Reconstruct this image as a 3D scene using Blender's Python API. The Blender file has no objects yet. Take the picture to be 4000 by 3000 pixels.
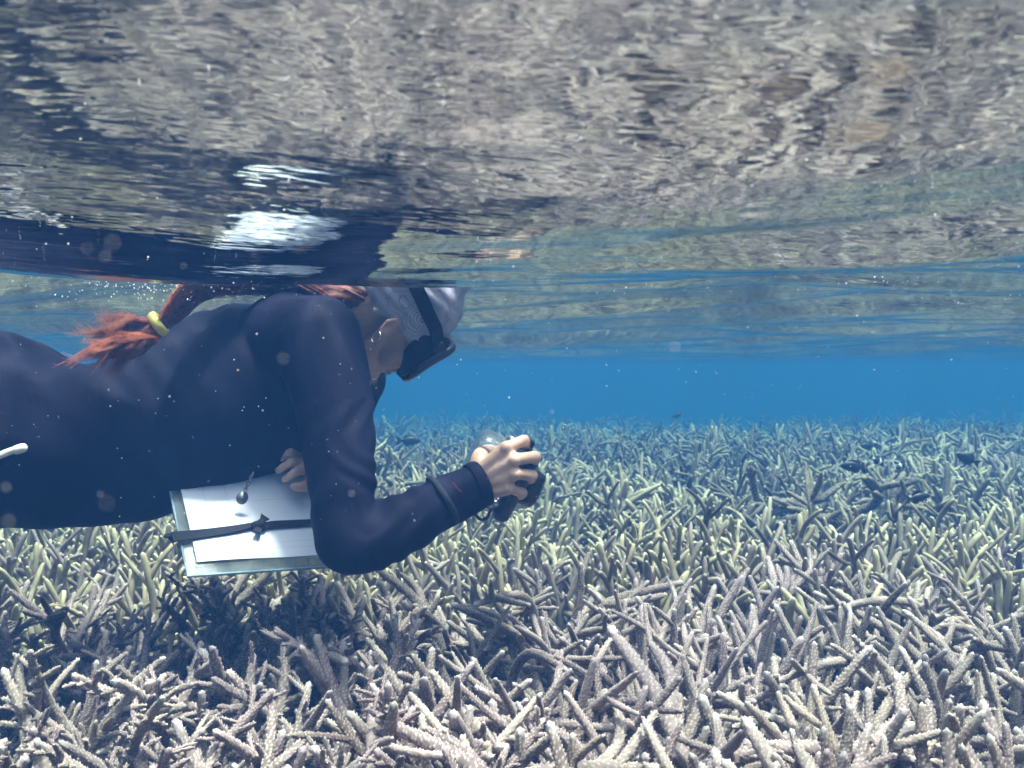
import bpy, bmesh, math, random
import numpy as np
from mathutils import Vector, Matrix

R = math.radians
rng = random.Random(7)
nrng = np.random.default_rng(11)
scene = bpy.context.scene
COL = scene.collection

# ------------------------------------------------------------------ camera
F = 3684.0                        # focal length in pixels of the 4000 px wide photograph
HORIZON = 1440.0
PITCH = math.atan((HORIZON - 1500.0) / F)
cam_d = bpy.data.cameras.new('camera')
cam = bpy.data.objects.new('camera', cam_d)
COL.objects.link(cam)
cam_d.sensor_width = 36.0
cam_d.lens = 36.0 * F / 4000.0
cam_d.clip_start = 0.02
cam_d.clip_end = 600.0
cam.location = (0, 0, 0)
cam.rotation_euler = (R(90) + PITCH, 0, 0)
scene.camera = cam
cam_d.dof.use_dof = True
cam_d.dof.focus_distance = 1.35
cam_d.dof.aperture_fstop = 11.0

# ------------------------------------------------------------------ light
SUN_DIR = Vector((0.16, -0.10, 0.97)).normalized()      # towards the sun, as it travels under the surface
el = math.asin(SUN_DIR.z)
az = math.atan2(SUN_DIR.x, SUN_DIR.y)
world = bpy.data.worlds.new('World')
scene.world = world
world.use_nodes = True
wn = world.node_tree
bg = wn.nodes['Background']
sky = wn.nodes.new('ShaderNodeTexSky')
sky.sky_type = 'NISHITA'
sky.sun_disc = False
sky.sun_elevation = el
sky.sun_rotation = az
sky.dust_density = 4.0
wn.links.new(sky.outputs['Color'], bg.inputs['Color'])
bg.inputs['Strength'].default_value = 0.15
sun_d = bpy.data.lights.new('sun', 'SUN')
sun_d.energy = 1.7
sun_d.angle = R(5.0)          # ripples smear the sun over a few degrees
sun_d.color = (1.0, 0.945, 0.90)
sun = bpy.data.objects.new('sun', sun_d)
COL.objects.link(sun)
sun.location = (0, 0, 8)
sun.rotation_euler = SUN_DIR.to_track_quat('Z', 'Y').to_euler()

scene.view_settings.view_transform = 'Standard'
scene.view_settings.look = 'None'
scene.view_settings.exposure = 1.74
scene.view_settings.gamma = 1.0
cy = scene.cycles
cy.use_denoising = True
cy.use_adaptive_sampling = True
cy.adaptive_threshold = 0.03
cy.denoiser = 'OPENIMAGEDENOISE'
cy.max_bounces = 6
cy.diffuse_bounces = 2
cy.glossy_bounces = 4
cy.transmission_bounces = 6
cy.volume_bounces = 1
cy.transparent_max_bounces = 12
cy.sample_clamp_indirect = 6.0
cy.sample_clamp_direct = 0.0
cy.caustics_reflective = False
cy.caustics_refractive = False

SURF = 0.139          # mean height of the water surface above the lens
BED = -0.78           # seabed under the coral
CANOPY = -0.40        # mean height of the coral tops


def P(px, py, D):
    """photo pixel (4000x3000) at distance D along the view axis -> world point"""
    x = (px - 2000.0) / F * D
    zc = (1500.0 - py) / F * D
    c, s = math.cos(PITCH), math.sin(PITCH)
    return Vector((x, D * c - zc * s, D * s + zc * c))


# ------------------------------------------------------------------ helpers
def link(o, parent=None):
    COL.objects.link(o)
    if parent is not None:
        o.parent = parent
    return o


def mesh_from(name, verts, faces, smooth=True, attrs=None):
    me = bpy.data.meshes.new(name)
    me.from_pydata([tuple(v) for v in verts] if not isinstance(verts, np.ndarray) else verts.tolist(), [], faces)
    if smooth:
        me.polygons.foreach_set('use_smooth', [True] * len(me.polygons))
    if attrs:
        for k, arr in attrs.items():
            a = me.attributes.new(k, 'FLOAT', 'POINT')
            a.data.foreach_set('value', np.asarray(arr, dtype=np.float32))
    me.update()
    return me


def obj(name, me, mat=None, parent=None):
    o = bpy.data.objects.new(name, me)
    if mat is not None:
        if len(me.materials) == 0:
            me.materials.append(mat)
    return link(o, parent)


def thing(name, label, cat, loc=(0, 0, 0), group=None):
    o = bpy.data.objects.new(name, None)
    o.empty_display_size = 0.05
    o.location = loc
    tag(o, label, cat, group)
    return link(o)


def tag(o, label, cat, group=None):
    o['label'] = label
    o['category'] = cat
    if group:
        o['group'] = group
    return o


def kind(o, k, label=None, cat=None):
    o['kind'] = k
    if label:
        o['label'] = label
    if cat:
        o['category'] = cat
    return o


class NT:
    """small wrapper for building node trees"""
    def __init__(self, name):
        self.m = bpy.data.materials.new(name)
        self.m.use_nodes = True
        self.t = self.m.node_tree
        self.t.nodes.clear()
        self.out = self.t.nodes.new('ShaderNodeOutputMaterial')

    def n(self, typ, **kw):
        nd = self.t.nodes.new(typ)
        for k, v in kw.items():
            setattr(nd, k, v)
        return nd

    def set(self, nd, **kw):
        for k, v in kw.items():
            nd.inputs[k.replace('_', ' ')].default_value = v
        return nd

    def l(self, a, b):
        self.t.links.new(a, b)

    def math(self, op, a, b=None, clamp=False):
        nd = self.n('ShaderNodeMath', operation=op)
        nd.use_clamp = clamp
        for i, v in enumerate((a, b)):
            if v is None:
                continue
            if isinstance(v, (int, float)):
                nd.inputs[i].default_value = v
            else:
                self.l(v, nd.inputs[i])
        return nd.outputs[0]

    def mix(self, fac, a, b, blend='MIX'):
        nd = self.n('ShaderNodeMix', data_type='RGBA', blend_type=blend)
        for i, v in ((0, fac), (6, a), (7, b)):
            if isinstance(v, (int, float)):
                nd.inputs[i].default_value = v
            elif isinstance(v, tuple):
                nd.inputs[i].default_value = (v + (1.0,))[:4]
            else:
                self.l(v, nd.inputs[i])
        return nd.outputs[2]

    def ramp(self, fac, stops):
        nd = self.n('ShaderNodeValToRGB')
        cr = nd.color_ramp
        while len(cr.elements) > 1:
            cr.elements.remove(cr.elements[-1])
        cr.elements[0].position = stops[0][0]
        cr.elements[0].color = (stops[0][1] + (1.0,))[:4]
        for p, c in stops[1:]:
            e = cr.elements.new(p)
            e.color = (c + (1.0,))[:4]
        self.l(fac, nd.inputs[0])
        return nd.outputs[0]

    def noise(self, scale, detail=3, rough=0.55, vec=None, dist=0.0):
        nd = self.n('ShaderNodeTexNoise')
        nd.inputs['Scale'].default_value = scale
        nd.inputs['Detail'].default_value = detail
        nd.inputs['Roughness'].default_value = rough
        nd.inputs['Distortion'].default_value = dist
        if vec is not None:
            self.l(vec, nd.inputs['Vector'])
        return nd

    def coords(self, which='Object'):
        return self.n('ShaderNodeTexCoord').outputs[which]

    def principled(self, rough=0.6, spec=0.3):
        p = self.n('ShaderNodeBsdfPrincipled')
        p.inputs['Roughness'].default_value = rough
        p.inputs['Specular IOR Level'].default_value = spec
        self.l(p.outputs[0], self.out.inputs['Surface'])
        return p

    def bump(self, height, strength, dist, p):
        b = self.n('ShaderNodeBump')
        b.inputs['Strength'].default_value = strength
        b.inputs['Distance'].default_value = dist
        self.l(height, b.inputs['Height'])
        self.l(b.outputs[0], p.inputs['Normal'])
        return b


def plain(name, col, rough=0.5, spec=0.3, noise_scale=40, amount=0.25, bump=0.0, metallic=0.0, bscale=None):
    t = NT(name)
    p = t.principled(rough, spec)
    nz = t.noise(noise_scale, 4, vec=t.coords())
    dark = tuple(c * (1 - amount) for c in col)
    lite = tuple(min(1, c * (1 + amount)) for c in col)
    t.l(t.ramp(nz.outputs[0], [(0.3, dark), (0.7, lite)]), p.inputs['Base Color'])
    p.inputs['Metallic'].default_value = metallic
    if bump:
        nb = t.noise(bscale or noise_scale * 3, 3, vec=t.coords())
        t.bump(nb.outputs[0], bump, 0.002, p)
    return t.m


# ------------------------------------------------------------------ materials
def coral_material(name, body, deep, tip, tipstart=0.80, tipamt=1.0, nubcol=None):
    t = NT(name)
    p = t.principled(0.75, 0.2)
    at = t.n('ShaderNodeAttribute', attribute_name='tip').outputs['Fac']
    nb = t.n('ShaderNodeAttribute', attribute_name='nub').outputs['Fac']
    rnd = t.n('ShaderNodeObjectInfo').outputs['Random']
    co = t.coords()
    nz = t.noise(26, 2, 0.6, co)
    c = t.ramp(nz.outputs[0], [(0.28, deep), (0.62, body)])
    # individuals differ a little
    hv = t.n('ShaderNodeHueSaturation')
    t.l(t.math('ADD', t.math('MULTIPLY', rnd, 0.55), 0.72), hv.inputs['Value'])
    t.l(t.math('ADD', t.math('MULTIPLY', rnd, 0.03), 0.485), hv.inputs['Hue'])
    t.l(c, hv.inputs['Color'])
    c = hv.outputs[0]
    # pale corallites
    nc = nubcol or tuple(min(1, x * 2.3) for x in body)
    c = t.mix(t.math('MULTIPLY', nb, 0.75), c, nc)
    # growing tips lighter
    mr = t.n('ShaderNodeMapRange')
    mr.interpolation_type = 'SMOOTHSTEP'
    mr.inputs['From Min'].default_value = tipstart
    mr.inputs['From Max'].default_value = 1.0
    t.l(at, mr.inputs['Value'])
    c = t.mix(t.math('MULTIPLY', mr.outputs[0], tipamt), c, tip)
    # olive-brown film of algae in patches
    fa = t.ramp(nz.outputs['Color'], [(0.62, (0, 0, 0)), (0.74, (1, 1, 1))])
    c = t.mix(t.math('MULTIPLY', fa, 0.45), c, (0.10, 0.085, 0.05))
    t.l(c, p.inputs['Base Color'])
    return t.m


M_CORAL = [
    coral_material('coral_pale_grey', (0.29, 0.24, 0.21), (0.17, 0.14, 0.12), (0.60, 0.55, 0.53), 0.92, 0.75),
    coral_material('coral_tan', (0.27, 0.22, 0.185), (0.16, 0.125, 0.10), (0.56, 0.52, 0.46), 0.90, 0.75),
    coral_material('coral_rosy_grey', (0.29, 0.23, 0.215), (0.17, 0.135, 0.125), (0.58, 0.50, 0.49), 0.92, 0.7),
]
M_CORAL_YEL = coral_material('coral_yellow_tipped', (0.36, 0.31, 0.21), (0.20, 0.17, 0.115), (0.58, 0.52, 0.33), 0.5)
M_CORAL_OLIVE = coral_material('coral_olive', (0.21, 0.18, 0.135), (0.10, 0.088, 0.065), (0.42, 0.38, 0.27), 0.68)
M_CORAL_DEAD = coral_material('coral_dead', (0.16, 0.135, 0.105), (0.07, 0.06, 0.05), (0.24, 0.20, 0.12), 0.8)

M_BED = plain('seabed_rubble', (0.075, 0.06, 0.045), 0.9, 0.1, 9, 0.7, 1.0, bscale=45)
M_ROCK = plain('encrusted_rock', (0.17, 0.12, 0.085), 0.9, 0.1, 30, 0.6, 1.0, bscale=120)

def suit_material():
    t = NT('navy_rash_guard')
    p = t.principled(0.75, 0.12)
    co = t.coords()
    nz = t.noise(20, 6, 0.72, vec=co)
    t.l(t.ramp(nz.outputs[0], [(0.3, (0.0026, 0.0024, 0.009)), (0.66, (0.0044, 0.0041, 0.018)), (0.80, (0.022, 0.024, 0.075))]), p.inputs['Base Color'])  # pale blue flecks paint mottled light and trapped-air sheen into the colour
    p.inputs['Sheen Weight'].default_value = 0.0
    p.inputs['Sheen Tint'].default_value = (0.25, 0.28, 0.75, 1)
    mp = t.n('ShaderNodeMapping')
    mp.inputs['Scale'].default_value = (1.0, 0.6, 0.45)
    mp.inputs['Rotation'].default_value = (0, R(25), 0)
    t.l(co, mp.inputs['Vector'])
    wv = t.noise(30, 5, 0.6, mp.outputs[0], 0.6)
    t.bump(wv.outputs[0], 0.42, 0.007, p)
    return t.m
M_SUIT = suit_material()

def skin_material():
    t = NT('skin')
    p = t.principled(0.5, 0.35)
    co = t.coords()
    nz = t.noise(22, 4, vec=co)
    t.l(t.ramp(nz.outputs[0], [(0.3, (0.48, 0.30, 0.21)), (0.7, (0.62, 0.41, 0.30))]), p.inputs['Base Color'])
    p.inputs['Subsurface Weight'].default_value = 0.12
    p.inputs['Subsurface Radius'].default_value = (0.012, 0.005, 0.003)
    p.inputs['Subsurface Scale'].default_value = 0.3
    nb = t.noise(170, 4, 0.7, vec=co)
    t.bump(nb.outputs[0], 0.45, 0.0014, p)
    return t.m
M_SKIN = skin_material()
M_RUBBER = plain('black_rubber', (0.005, 0.005, 0.007), 0.55, 0.2, 60, 0.2)
M_BLACK = plain('black_plastic', (0.010, 0.010, 0.012), 0.25, 0.5, 80, 0.2)
M_STEEL = plain('steel', (0.55, 0.55, 0.56), 0.25, 0.5, 80, 0.1, metallic=1.0)
M_DARKMETAL = plain('dull_metal', (0.16, 0.16, 0.17), 0.45, 0.5, 80, 0.25, metallic=0.6)
M_HAIR = plain('copper_hair', (0.36, 0.10, 0.034), 0.38, 0.5, 160, 0.5)
M_INNERHAIR = plain('dark_inner_hair', (0.10, 0.030, 0.014), 0.45, 0.4, 160, 0.5)  # dark root colour, which also paints shaded depth inside the hair
M_TIE = plain('yellow_hair_tie', (0.52, 0.50, 0.12), 0.5, 0.4, 60, 0.2)
M_PAPERROD = plain('white_plastic', (0.72, 0.70, 0.68), 0.4, 0.4, 90, 0.1)
M_ORANGE = plain('orange_plastic', (0.6, 0.22, 0.08), 0.5, 0.4, 90, 0.15)
M_RED = plain('red_thread', (0.28, 0.012, 0.012), 0.7, 0.2, 200, 0.4)
M_STRAP = plain('black_elastic', (0.014, 0.015, 0.022), 0.75, 0.2, 200, 0.3, 0.4, bscale=900)
M_SPECK = plain('speck', (0.75, 0.74, 0.72), 0.3, 0.6, 90, 0.1)
M_EYE = plain('eye_white', (0.7, 0.68, 0.66), 0.2, 0.5, 90, 0.05)
M_FISH = plain('dark_fish_skin', (0.016, 0.015, 0.017), 0.4, 0.4, 90, 0.3)

def clear_material(name, tint, reflect=0.12):
    """thin clear plastic: mostly see-through, a little gloss by angle"""
    t = NT(name)
    tr = t.n('ShaderNodeBsdfTransparent')
    tr.inputs[0].default_value = tint + (1,)
    g = t.n('ShaderNodeBsdfGlossy')
    g.inputs['Roughness'].default_value = 0.06
    d = t.n('ShaderNodeBsdfDiffuse')
    d.inputs[0].default_value = (0.55, 0.62, 0.64, 1)
    lw = t.n('ShaderNodeLayerWeight')
    lw.inputs['Blend'].default_value = 0.35
    nz = t.noise(30, 4, vec=t.coords())
    m1 = t.n('ShaderNodeMixShader')
    t.l(t.math('ADD', t.math('MULTIPLY', lw.outputs['Fresnel'], 0.8), reflect * 0.5), m1.inputs[0])
    t.l(tr.outputs[0], m1.inputs[1])
    t.l(g.outputs[0], m1.inputs[2])
    m2 = t.n('ShaderNodeMixShader')
    t.l(t.math('MULTIPLY', nz.outputs[0], reflect * 1.4), m2.inputs[0])
    t.l(m1.outputs[0], m2.inputs[1])
    t.l(d.outputs[0], m2.inputs[2])
    t.l(m2.outputs[0], t.out.inputs['Surface'])
    return t.m
M_CLEAR = clear_material('clear_polycarbonate', (0.86, 0.89, 0.91), 0.12)
M_ACRYLIC = clear_material('clear_acrylic', (0.90, 0.96, 0.98), 0.16)
M_LENS = clear_material('mask_lens_glass', (0.5, 0.55, 0.6), 0.15)

# ------------------------------------------------------------------ waves
_ws = np.random.default_rng(5)
WAVES = []
for lam, cnt, slope in ((2.1, 3, 0.050), (1.0, 4, 0.085), (0.45, 6, 0.104), (0.24, 8, 0.062), (0.125, 10, 0.042), (0.065, 12, 0.028), (0.035, 12, 0.020)):
    for k in range(cnt):
        L = lam * _ws.uniform(0.72, 1.35)
        # swell runs mostly away from / towards the lens, so crests lie across the view
        th = R(78) + _ws.normal(0, 0.34 if lam > 0.2 else 0.24)
        kk = 2 * math.pi / L
        amp = slope / kk / math.sqrt(cnt) * 1.41 * _ws.uniform(0.6, 1.3)
        WAVES.append((L, kk * math.cos(th), kk * math.sin(th), _ws.uniform(0, 6.283), amp))


def wave_height(x, y, spacing):
    z = np.zeros_like(x)
    # gusts: patches of rougher and calmer water
    g = 0.75 + 0.35 * np.sin(1.7 * x + 2.3 * y + 1.0) * np.sin(2.9 * x - 1.3 * y + 0.4) + 0.25 * np.sin(4.1 * x + 0.8 * y)
    for L, kx, ky, ph, a in WAVES:
        w = np.clip((L / np.maximum(spacing, 1e-6) - 2.5) / 3.0, 0, 1)
        s = np.sin(kx * x + ky * y + ph + 0.35 * np.sin(0.6 * ky * x - 0.6 * kx * y + ph))
        gg = 1.0 if L > 0.4 else np.clip(g, 0.25, 1.5) * (1.0 + 0.55 * np.clip(0.3 - 1.2 * x / (np.abs(y) + 0.3), 0, 1))   # choppier round the swimmer
        z += a * w * gg * (s + 0.25 * (s * s - 0.5))
    return z * (0.82 + 0.18 * np.clip((np.hypot(x, y) - 0.7) / 0.8, 0, 1))


def polar_grid(rs, angs):
    nr, na = len(rs), len(angs)
    rr, aa = np.meshgrid(rs, angs, indexing='ij')
    x = rr * np.sin(aa)
    y = rr * np.cos(aa)
    idx = np.arange(nr * na).reshape(nr, na)
    a = idx[:-1, :]
    b = idx[1:, :]
    a2 = np.roll(a, -1, axis=1)
    b2 = np.roll(b, -1, axis=1)
    quads = np.stack([a.ravel(), b.ravel(), b2.ravel(), a2.ravel()], axis=1)
    return x.ravel(), y.ravel(), rr.ravel(), quads, idx


def fast_mesh(name, v, quads, cap=None):
    me = bpy.data.meshes.new(name)
    nq = len(quads)
    extra = 0 if cap is None else len(cap)
    me.vertices.add(len(v))
    me.vertices.foreach_set('co', np.asarray(v, dtype=np.float32).ravel())
    me.loops.add(nq * 4 + extra)
    li = quads.ravel()
    if cap is not None:
        li = np.concatenate([li, cap])
    me.loops.foreach_set('vertex_index', li.astype(np.int32))
    npoly = nq + (1 if cap is not None else 0)
    me.polygons.add(npoly)
    st = np.arange(nq) * 4
    if cap is not None:
        st = np.concatenate([st, [nq * 4]])
    me.polygons.foreach_set('loop_start', st.astype(np.int32))
    me.polygons.foreach_set('use_smooth', np.ones(npoly, dtype=bool))
    me.update(calc_edges=True)
    me.validate()
    return me


def fine_angles(half, step, coarse):
    a = np.arange(-half, half + 1e-6, step)
    b = np.arange(half + coarse, 360 - half, coarse)
    return np.radians(np.concatenate([a, b]))


# ------------------------------------------------------------------ water surface
def build_surface():
    rs = [0.12]
    while rs[-1] < 70:
        rs.append(rs[-1] * 1.0115)
    rs = np.array(rs)
    angs = fine_angles(40, 0.16, 4.0)
    x, y, r, q, idx = polar_grid(rs, angs)
    z = SURF + wave_height(x, y, r * 0.0115)
    me = fast_mesh('water_surface', np.stack([x, y, z], axis=1), q[:, ::-1], idx[0][::-1])
    t = NT('water_surface_film')
    co = t.coords()
    # fine ripples as relief
    mp = t.n('ShaderNodeMapping')
    mp.inputs['Scale'].default_value = (0.30, 1.0, 1.0)
    mp.inputs['Rotation'].default_value = (0, 0, R(12))
    t.l(co, mp.inputs['Vector'])
    n1 = t.noise(34, 3, 0.55, mp.outputs[0], 0.0)
    h = t.math('MULTIPLY', n1.outputs[0], 0.0021)
    b = t.n('ShaderNodeBump')
    b.inputs['Strength'].default_value = 0.8
    b.inputs['Distance'].default_value = 1.0
    t.l(h, b.inputs['Height'])
    fr = t.n('ShaderNodeFresnel')
    fr.inputs['IOR'].default_value = 1.333
    t.l(b.outputs[0], fr.inputs['Normal'])
    gl = t.n('ShaderNodeBsdfGlossy')
    gl.inputs['Roughness'].default_value = 0.05
    gl.inputs['Color'].default_value = (0.74, 0.77, 0.78, 1)
    t.l(b.outputs[0], gl.inputs['Normal'])
    tr = t.n('ShaderNodeBsdfTransparent')
    # caustic web painted into the transmission colour, patterning the sunlight below
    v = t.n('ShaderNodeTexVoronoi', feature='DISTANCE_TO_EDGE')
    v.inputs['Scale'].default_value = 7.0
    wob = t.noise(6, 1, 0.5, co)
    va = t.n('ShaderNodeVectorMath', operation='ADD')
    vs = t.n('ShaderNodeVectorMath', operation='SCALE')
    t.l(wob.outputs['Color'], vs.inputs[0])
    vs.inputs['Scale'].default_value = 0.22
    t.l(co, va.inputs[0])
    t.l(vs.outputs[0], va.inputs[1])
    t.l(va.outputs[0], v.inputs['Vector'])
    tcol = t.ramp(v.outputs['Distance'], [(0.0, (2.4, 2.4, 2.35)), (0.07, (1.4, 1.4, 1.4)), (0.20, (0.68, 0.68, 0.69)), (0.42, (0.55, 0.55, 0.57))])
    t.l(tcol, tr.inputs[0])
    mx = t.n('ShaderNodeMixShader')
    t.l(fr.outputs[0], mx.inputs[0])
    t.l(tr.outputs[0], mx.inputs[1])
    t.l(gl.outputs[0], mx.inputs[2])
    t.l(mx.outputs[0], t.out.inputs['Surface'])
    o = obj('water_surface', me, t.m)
    kind(o, 'structure', 'rippled underside of the water surface mirroring coral and swimmer', 'water')
build_surface()


# ------------------------------------------------------------------ seabed
def bed_noise(x, y):
    return (0.022 * np.sin(1.9 * x + 0.7 * y + 0.4) + 0.02 * np.sin(1.1 * y - 1.6 * x + 2.0)
            + 0.012 * np.sin(4.3 * x + 2.1 * y) + 0.012 * np.sin(3.7 * y - 2.2 * x + 1.2))


def canopy(x, y):
    """height of the coral tops over the seabed plan"""
    z = CANOPY + bed_noise(x, y) * 0.9
    z = z + 0.10 * np.exp(-(((x - 2.9) / 0.9) ** 2 + ((y - 6.3) / 1.0) ** 2))
    z = z - 0.034 * np.clip(y - 5.0, 0, 30)
    z = z + 0.06 * np.sin(1.1 * x + 0.35 * y) * np.sin(0.7 * y + 0.3 * x + 1.0) * np.clip((y - 3.5) / 4.0, 0, 1)
    return z


def build_bed():
    rs = [0.1]
    while rs[-1] < 75:
        rs.append(rs[-1] * 1.035)
    rs = np.array(rs)
    angs = fine_angles(45, 0.8, 5.0)
    x, y, r, q, idx = polar_grid(rs, angs)
    z = canopy(x, y) - (CANOPY - BED) + 0.018 * np.sin(17 * x + 5 * y) * np.sin(13 * y - 6 * x) * np.clip(6 / (r + 1), 0, 1)
    o = obj('seabed', fast_mesh('seabed', np.stack([x, y, z], axis=1), q, idx[0]), M_BED)
    kind(o, 'structure', 'dark rubbly seabed under the coral thicket', 'seabed')
build_bed()


# ------------------------------------------------------------------ coral
def frame_sweep(pts, radii, sides, nub=0.0, twist=0.0, round_tip=True, phase=0):
    """tube along pts; every other vertex stands proud by nub. returns verts, faces, tip, nubflag"""
    pts = [Vector(p) for p in pts]
    n = len(pts)
    t0 = (pts[1] - pts[0]).normalized()
    ref = Vector((1, 0, 0)) if abs(t0.x) < 0.9 else Vector((0, 1, 0))
    u = (ref - t0 * ref.dot(t0)).normalized()
    V, Fc, T, N = [], [], [], []
    for i in range(n):
        t = (pts[min(i + 1, n - 1)] - pts[max(i - 1, 0)]).normalized()
        u = (u - t * u.dot(t)).normalized()
        w = t.cross(u)
        off = 0.5 * (i % 2) if nub else 0.0
        for j in range(sides):
            a = 2 * math.pi * (j + twist * i) / sides
            pr = nub > 0 and 0 < i < n - 2 and rng.random() < 0.42 and not (N[-1] if j else 0) and not N[(i - 1) * sides + j] and not N[(i - 1) * sides + (j + 1) % sides] and not N[(i - 1) * sides + (j - 1) % sides]
            r = radii[i] * (1.0) + (nub * rng.uniform(0.5, 1.3) if pr else 0.0)
            # proud lips lean towards the tip as corallites do
            d = u * (math.cos(a) * r) + w * (math.sin(a) * r)
            V.append(pts[i] + d + (t * nub * 0.9 if pr else Vector()))
            T.append(i / (n - 1))
            N.append(1.0 if pr else 0.0)
    for i in range(n - 1):
        for j in range(sides):
            a = i * sides + j
            b = i * sides + (j + 1) % sides
            Fc.append((a, b, b + sides, a + sides))
    V.append(pts[-1] + (pts[-1] - pts[-2]).normalized() * radii[-1] * 0.5)
    T.append(1.0)
    N.append(0.4)
    tip = len(V) - 1
    for j in range(sides):
        Fc.append(((n - 1) * sides + j, (n - 1) * sides + (j + 1) % sides, tip))
    return V, Fc, T, N


def curve_pts(p0, d0, length, step, up=0.5, wig=0.05, r=None):
    """points of a slowly bending axis that turns towards the light"""
    r = r or rng
    n = max(4, int(length / step))
    p = Vector(p0)
    d = Vector(d0).normalized()
    side = Vector((r.uniform(-1, 1), r.uniform(-1, 1), r.uniform(-0.6, 0.6)))
    pts = [p.copy()]
    for i in range(n):
        d = (d + Vector((0, 0, 1)) * (up * step) + side * wig * step * 13 * math.sin(2.6 * i / n + 0.4)).normalized()
        p = p + d * (length / n)
        pts.append(p.copy())
    return pts


def radii_for(n, r0, r1, step, length):
    out = []
    for i in range(n):
        f = i / (n - 1)
        r = r0 * (1 - 0.22 * f)
        if f > 0.68:                                 # conical growing end
            r += (r1 - r0 * 0.78) * ((f - 0.68) / 0.32) ** 1.3
        rem = (1 - f) * length
        if rem < r1 * 1.6:                           # rounded end
            k = 1 - rem / (r1 * 1.6)
            r *= math.sqrt(max(0.05, 1 - 0.93 * k * k))
        out.append(r)
    return out


def perp(d):
    a = Vector((rng.uniform(-1, 1), rng.uniform(-1, 1), rng.uniform(-1, 1)))
    a = a - d * a.dot(d)
    return a.normalized()


class Acc:
    def __init__(self):
        self.V, self.F, self.T, self.N = [], [], [], []

    def add(self, V, Fc, T, N):
        o = len(self.V)
        self.V += V
        self.F += [tuple(i + o for i in f) for f in Fc]
        self.T += T
        self.N += N


def coral_limb(acc, p0, d0, length, r0, step, sides, nub, level, nside, up, short=False):
    pts = curve_pts(p0, d0, length, step, up, rng.uniform(0.3, 1.3))
    r1 = r0 * (rng.uniform(0.34, 0.5) if nub else rng.uniform(0.5, 0.7))
    if step > 0.004:                                  # coarse tubes still get a rounded end
        e, dd = pts[-1], (pts[-1] - pts[-2])
        ll = dd.length
        dd = dd / ll
        pts = pts[:-1] + [e - dd * min(r1 * 1.5, ll * 0.8), e - dd * min(r1 * 0.8, ll * 0.45), e - dd * min(r1 * 0.3, ll * 0.2)]
    rad = radii_for(len(pts), r0, r1, step, length)
    if step > 0.004:
        rad[-4:] = [rad[-5] if len(rad) > 4 else r1, r1 * 1.0, r1 * 0.86, r1 * 0.55]
    acc.add(*frame_sweep(pts, rad, sides, nub))
    if level <= 0:
        return
    for k in range(nside):
        f = rng.uniform(0.28, 0.86) if not short else rng.uniform(0.15, 0.95)
        i = int(f * (len(pts) - 2))
        d = (pts[i + 1] - pts[i]).normalized()
        if short:
            L = rng.uniform(0.012, 0.034)
            rr = rad[i] * rng.uniform(0.42, 0.6)
            ang = rng.uniform(0.7, 1.15)
        else:
            L = length * rng.uniform(0.32, 0.7) * (1.1 - 0.5 * f)
            rr = rad[i] * rng.uniform(0.75, 0.95)
            ang = rng.uniform(0.55, 0.95)
        dd = (d * math.cos(ang) + perp(d) * math.sin(ang)).normalized()
        if dd.z < -0.15:
            dd.z = -dd.z * 0.4
        coral_limb(acc, pts[i], dd, L, rr, step, max(6, sides - 2) if sides > 6 else sides, nub, level - 1,
                   rng.choice((0, 0, 1, 1)) if level > 1 and not short else 0, up * 0.8)


def branch_mesh(name, tilt, length, r0, hires=True, short=False, nside=None, up=None):
    acc = Acc()
    d = Vector((math.sin(tilt), 0, math.cos(tilt)))
    coral_limb(acc, (0, 0, 0), d, length, r0, 0.00165 if hires else 0.024, 18 if hires else 6, 0.0016 if hires else 0.0,
               2, nside if nside is not None else rng.choice((1, 2, 3, 3, 4)), up or rng.uniform(1.2, 4.2), short)
    return mesh_from(name, acc.V, acc.F, True, {'tip': acc.T, 'nub': acc.N})


TILTS = (R(8), R(30), R(52), R(72))
BR = {k: [] for k in range(4)}           # branches with long forks
for k, tl in enumerate(TILTS):
    for v in range(7):
        BR[k].append(branch_mesh('coral_branch', tl + rng.uniform(-0.12, 0.12), rng.uniform(0.22, 0.34) * (1.0, 0.95, 0.80, 0.68)[k], rng.uniform(0.0063, 0.0088), up=rng.uniform(1.2, 3.6) + 1.3 * k, nside=rng.choice((1, 2, 2, 3, 3))))
BS = {k: [] for k in range(4)}           # branches crowded with short branchlets
for k, tl in enumerate(TILTS):
    for v in range(3):
        BS[k].append(branch_mesh('coral_branchlets', tl + rng.uniform(-0.12, 0.12), rng.uniform(0.16, 0.26), rng.uniform(0.006, 0.008), True, True, rng.randint(16, 24)))


TOPZ = {me.name: max(v.co.z for v in me.vertices) for d in (BR, BS) for k in d for me in d[k]}


def own_mat(o, mat):
    """the shape is shared, the material belongs to the object"""
    if len(o.data.materials) == 0:
        o.data.materials.append(None)
    o.material_slots[0].link = 'OBJECT'
    o.material_slots[0].material = mat


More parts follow.
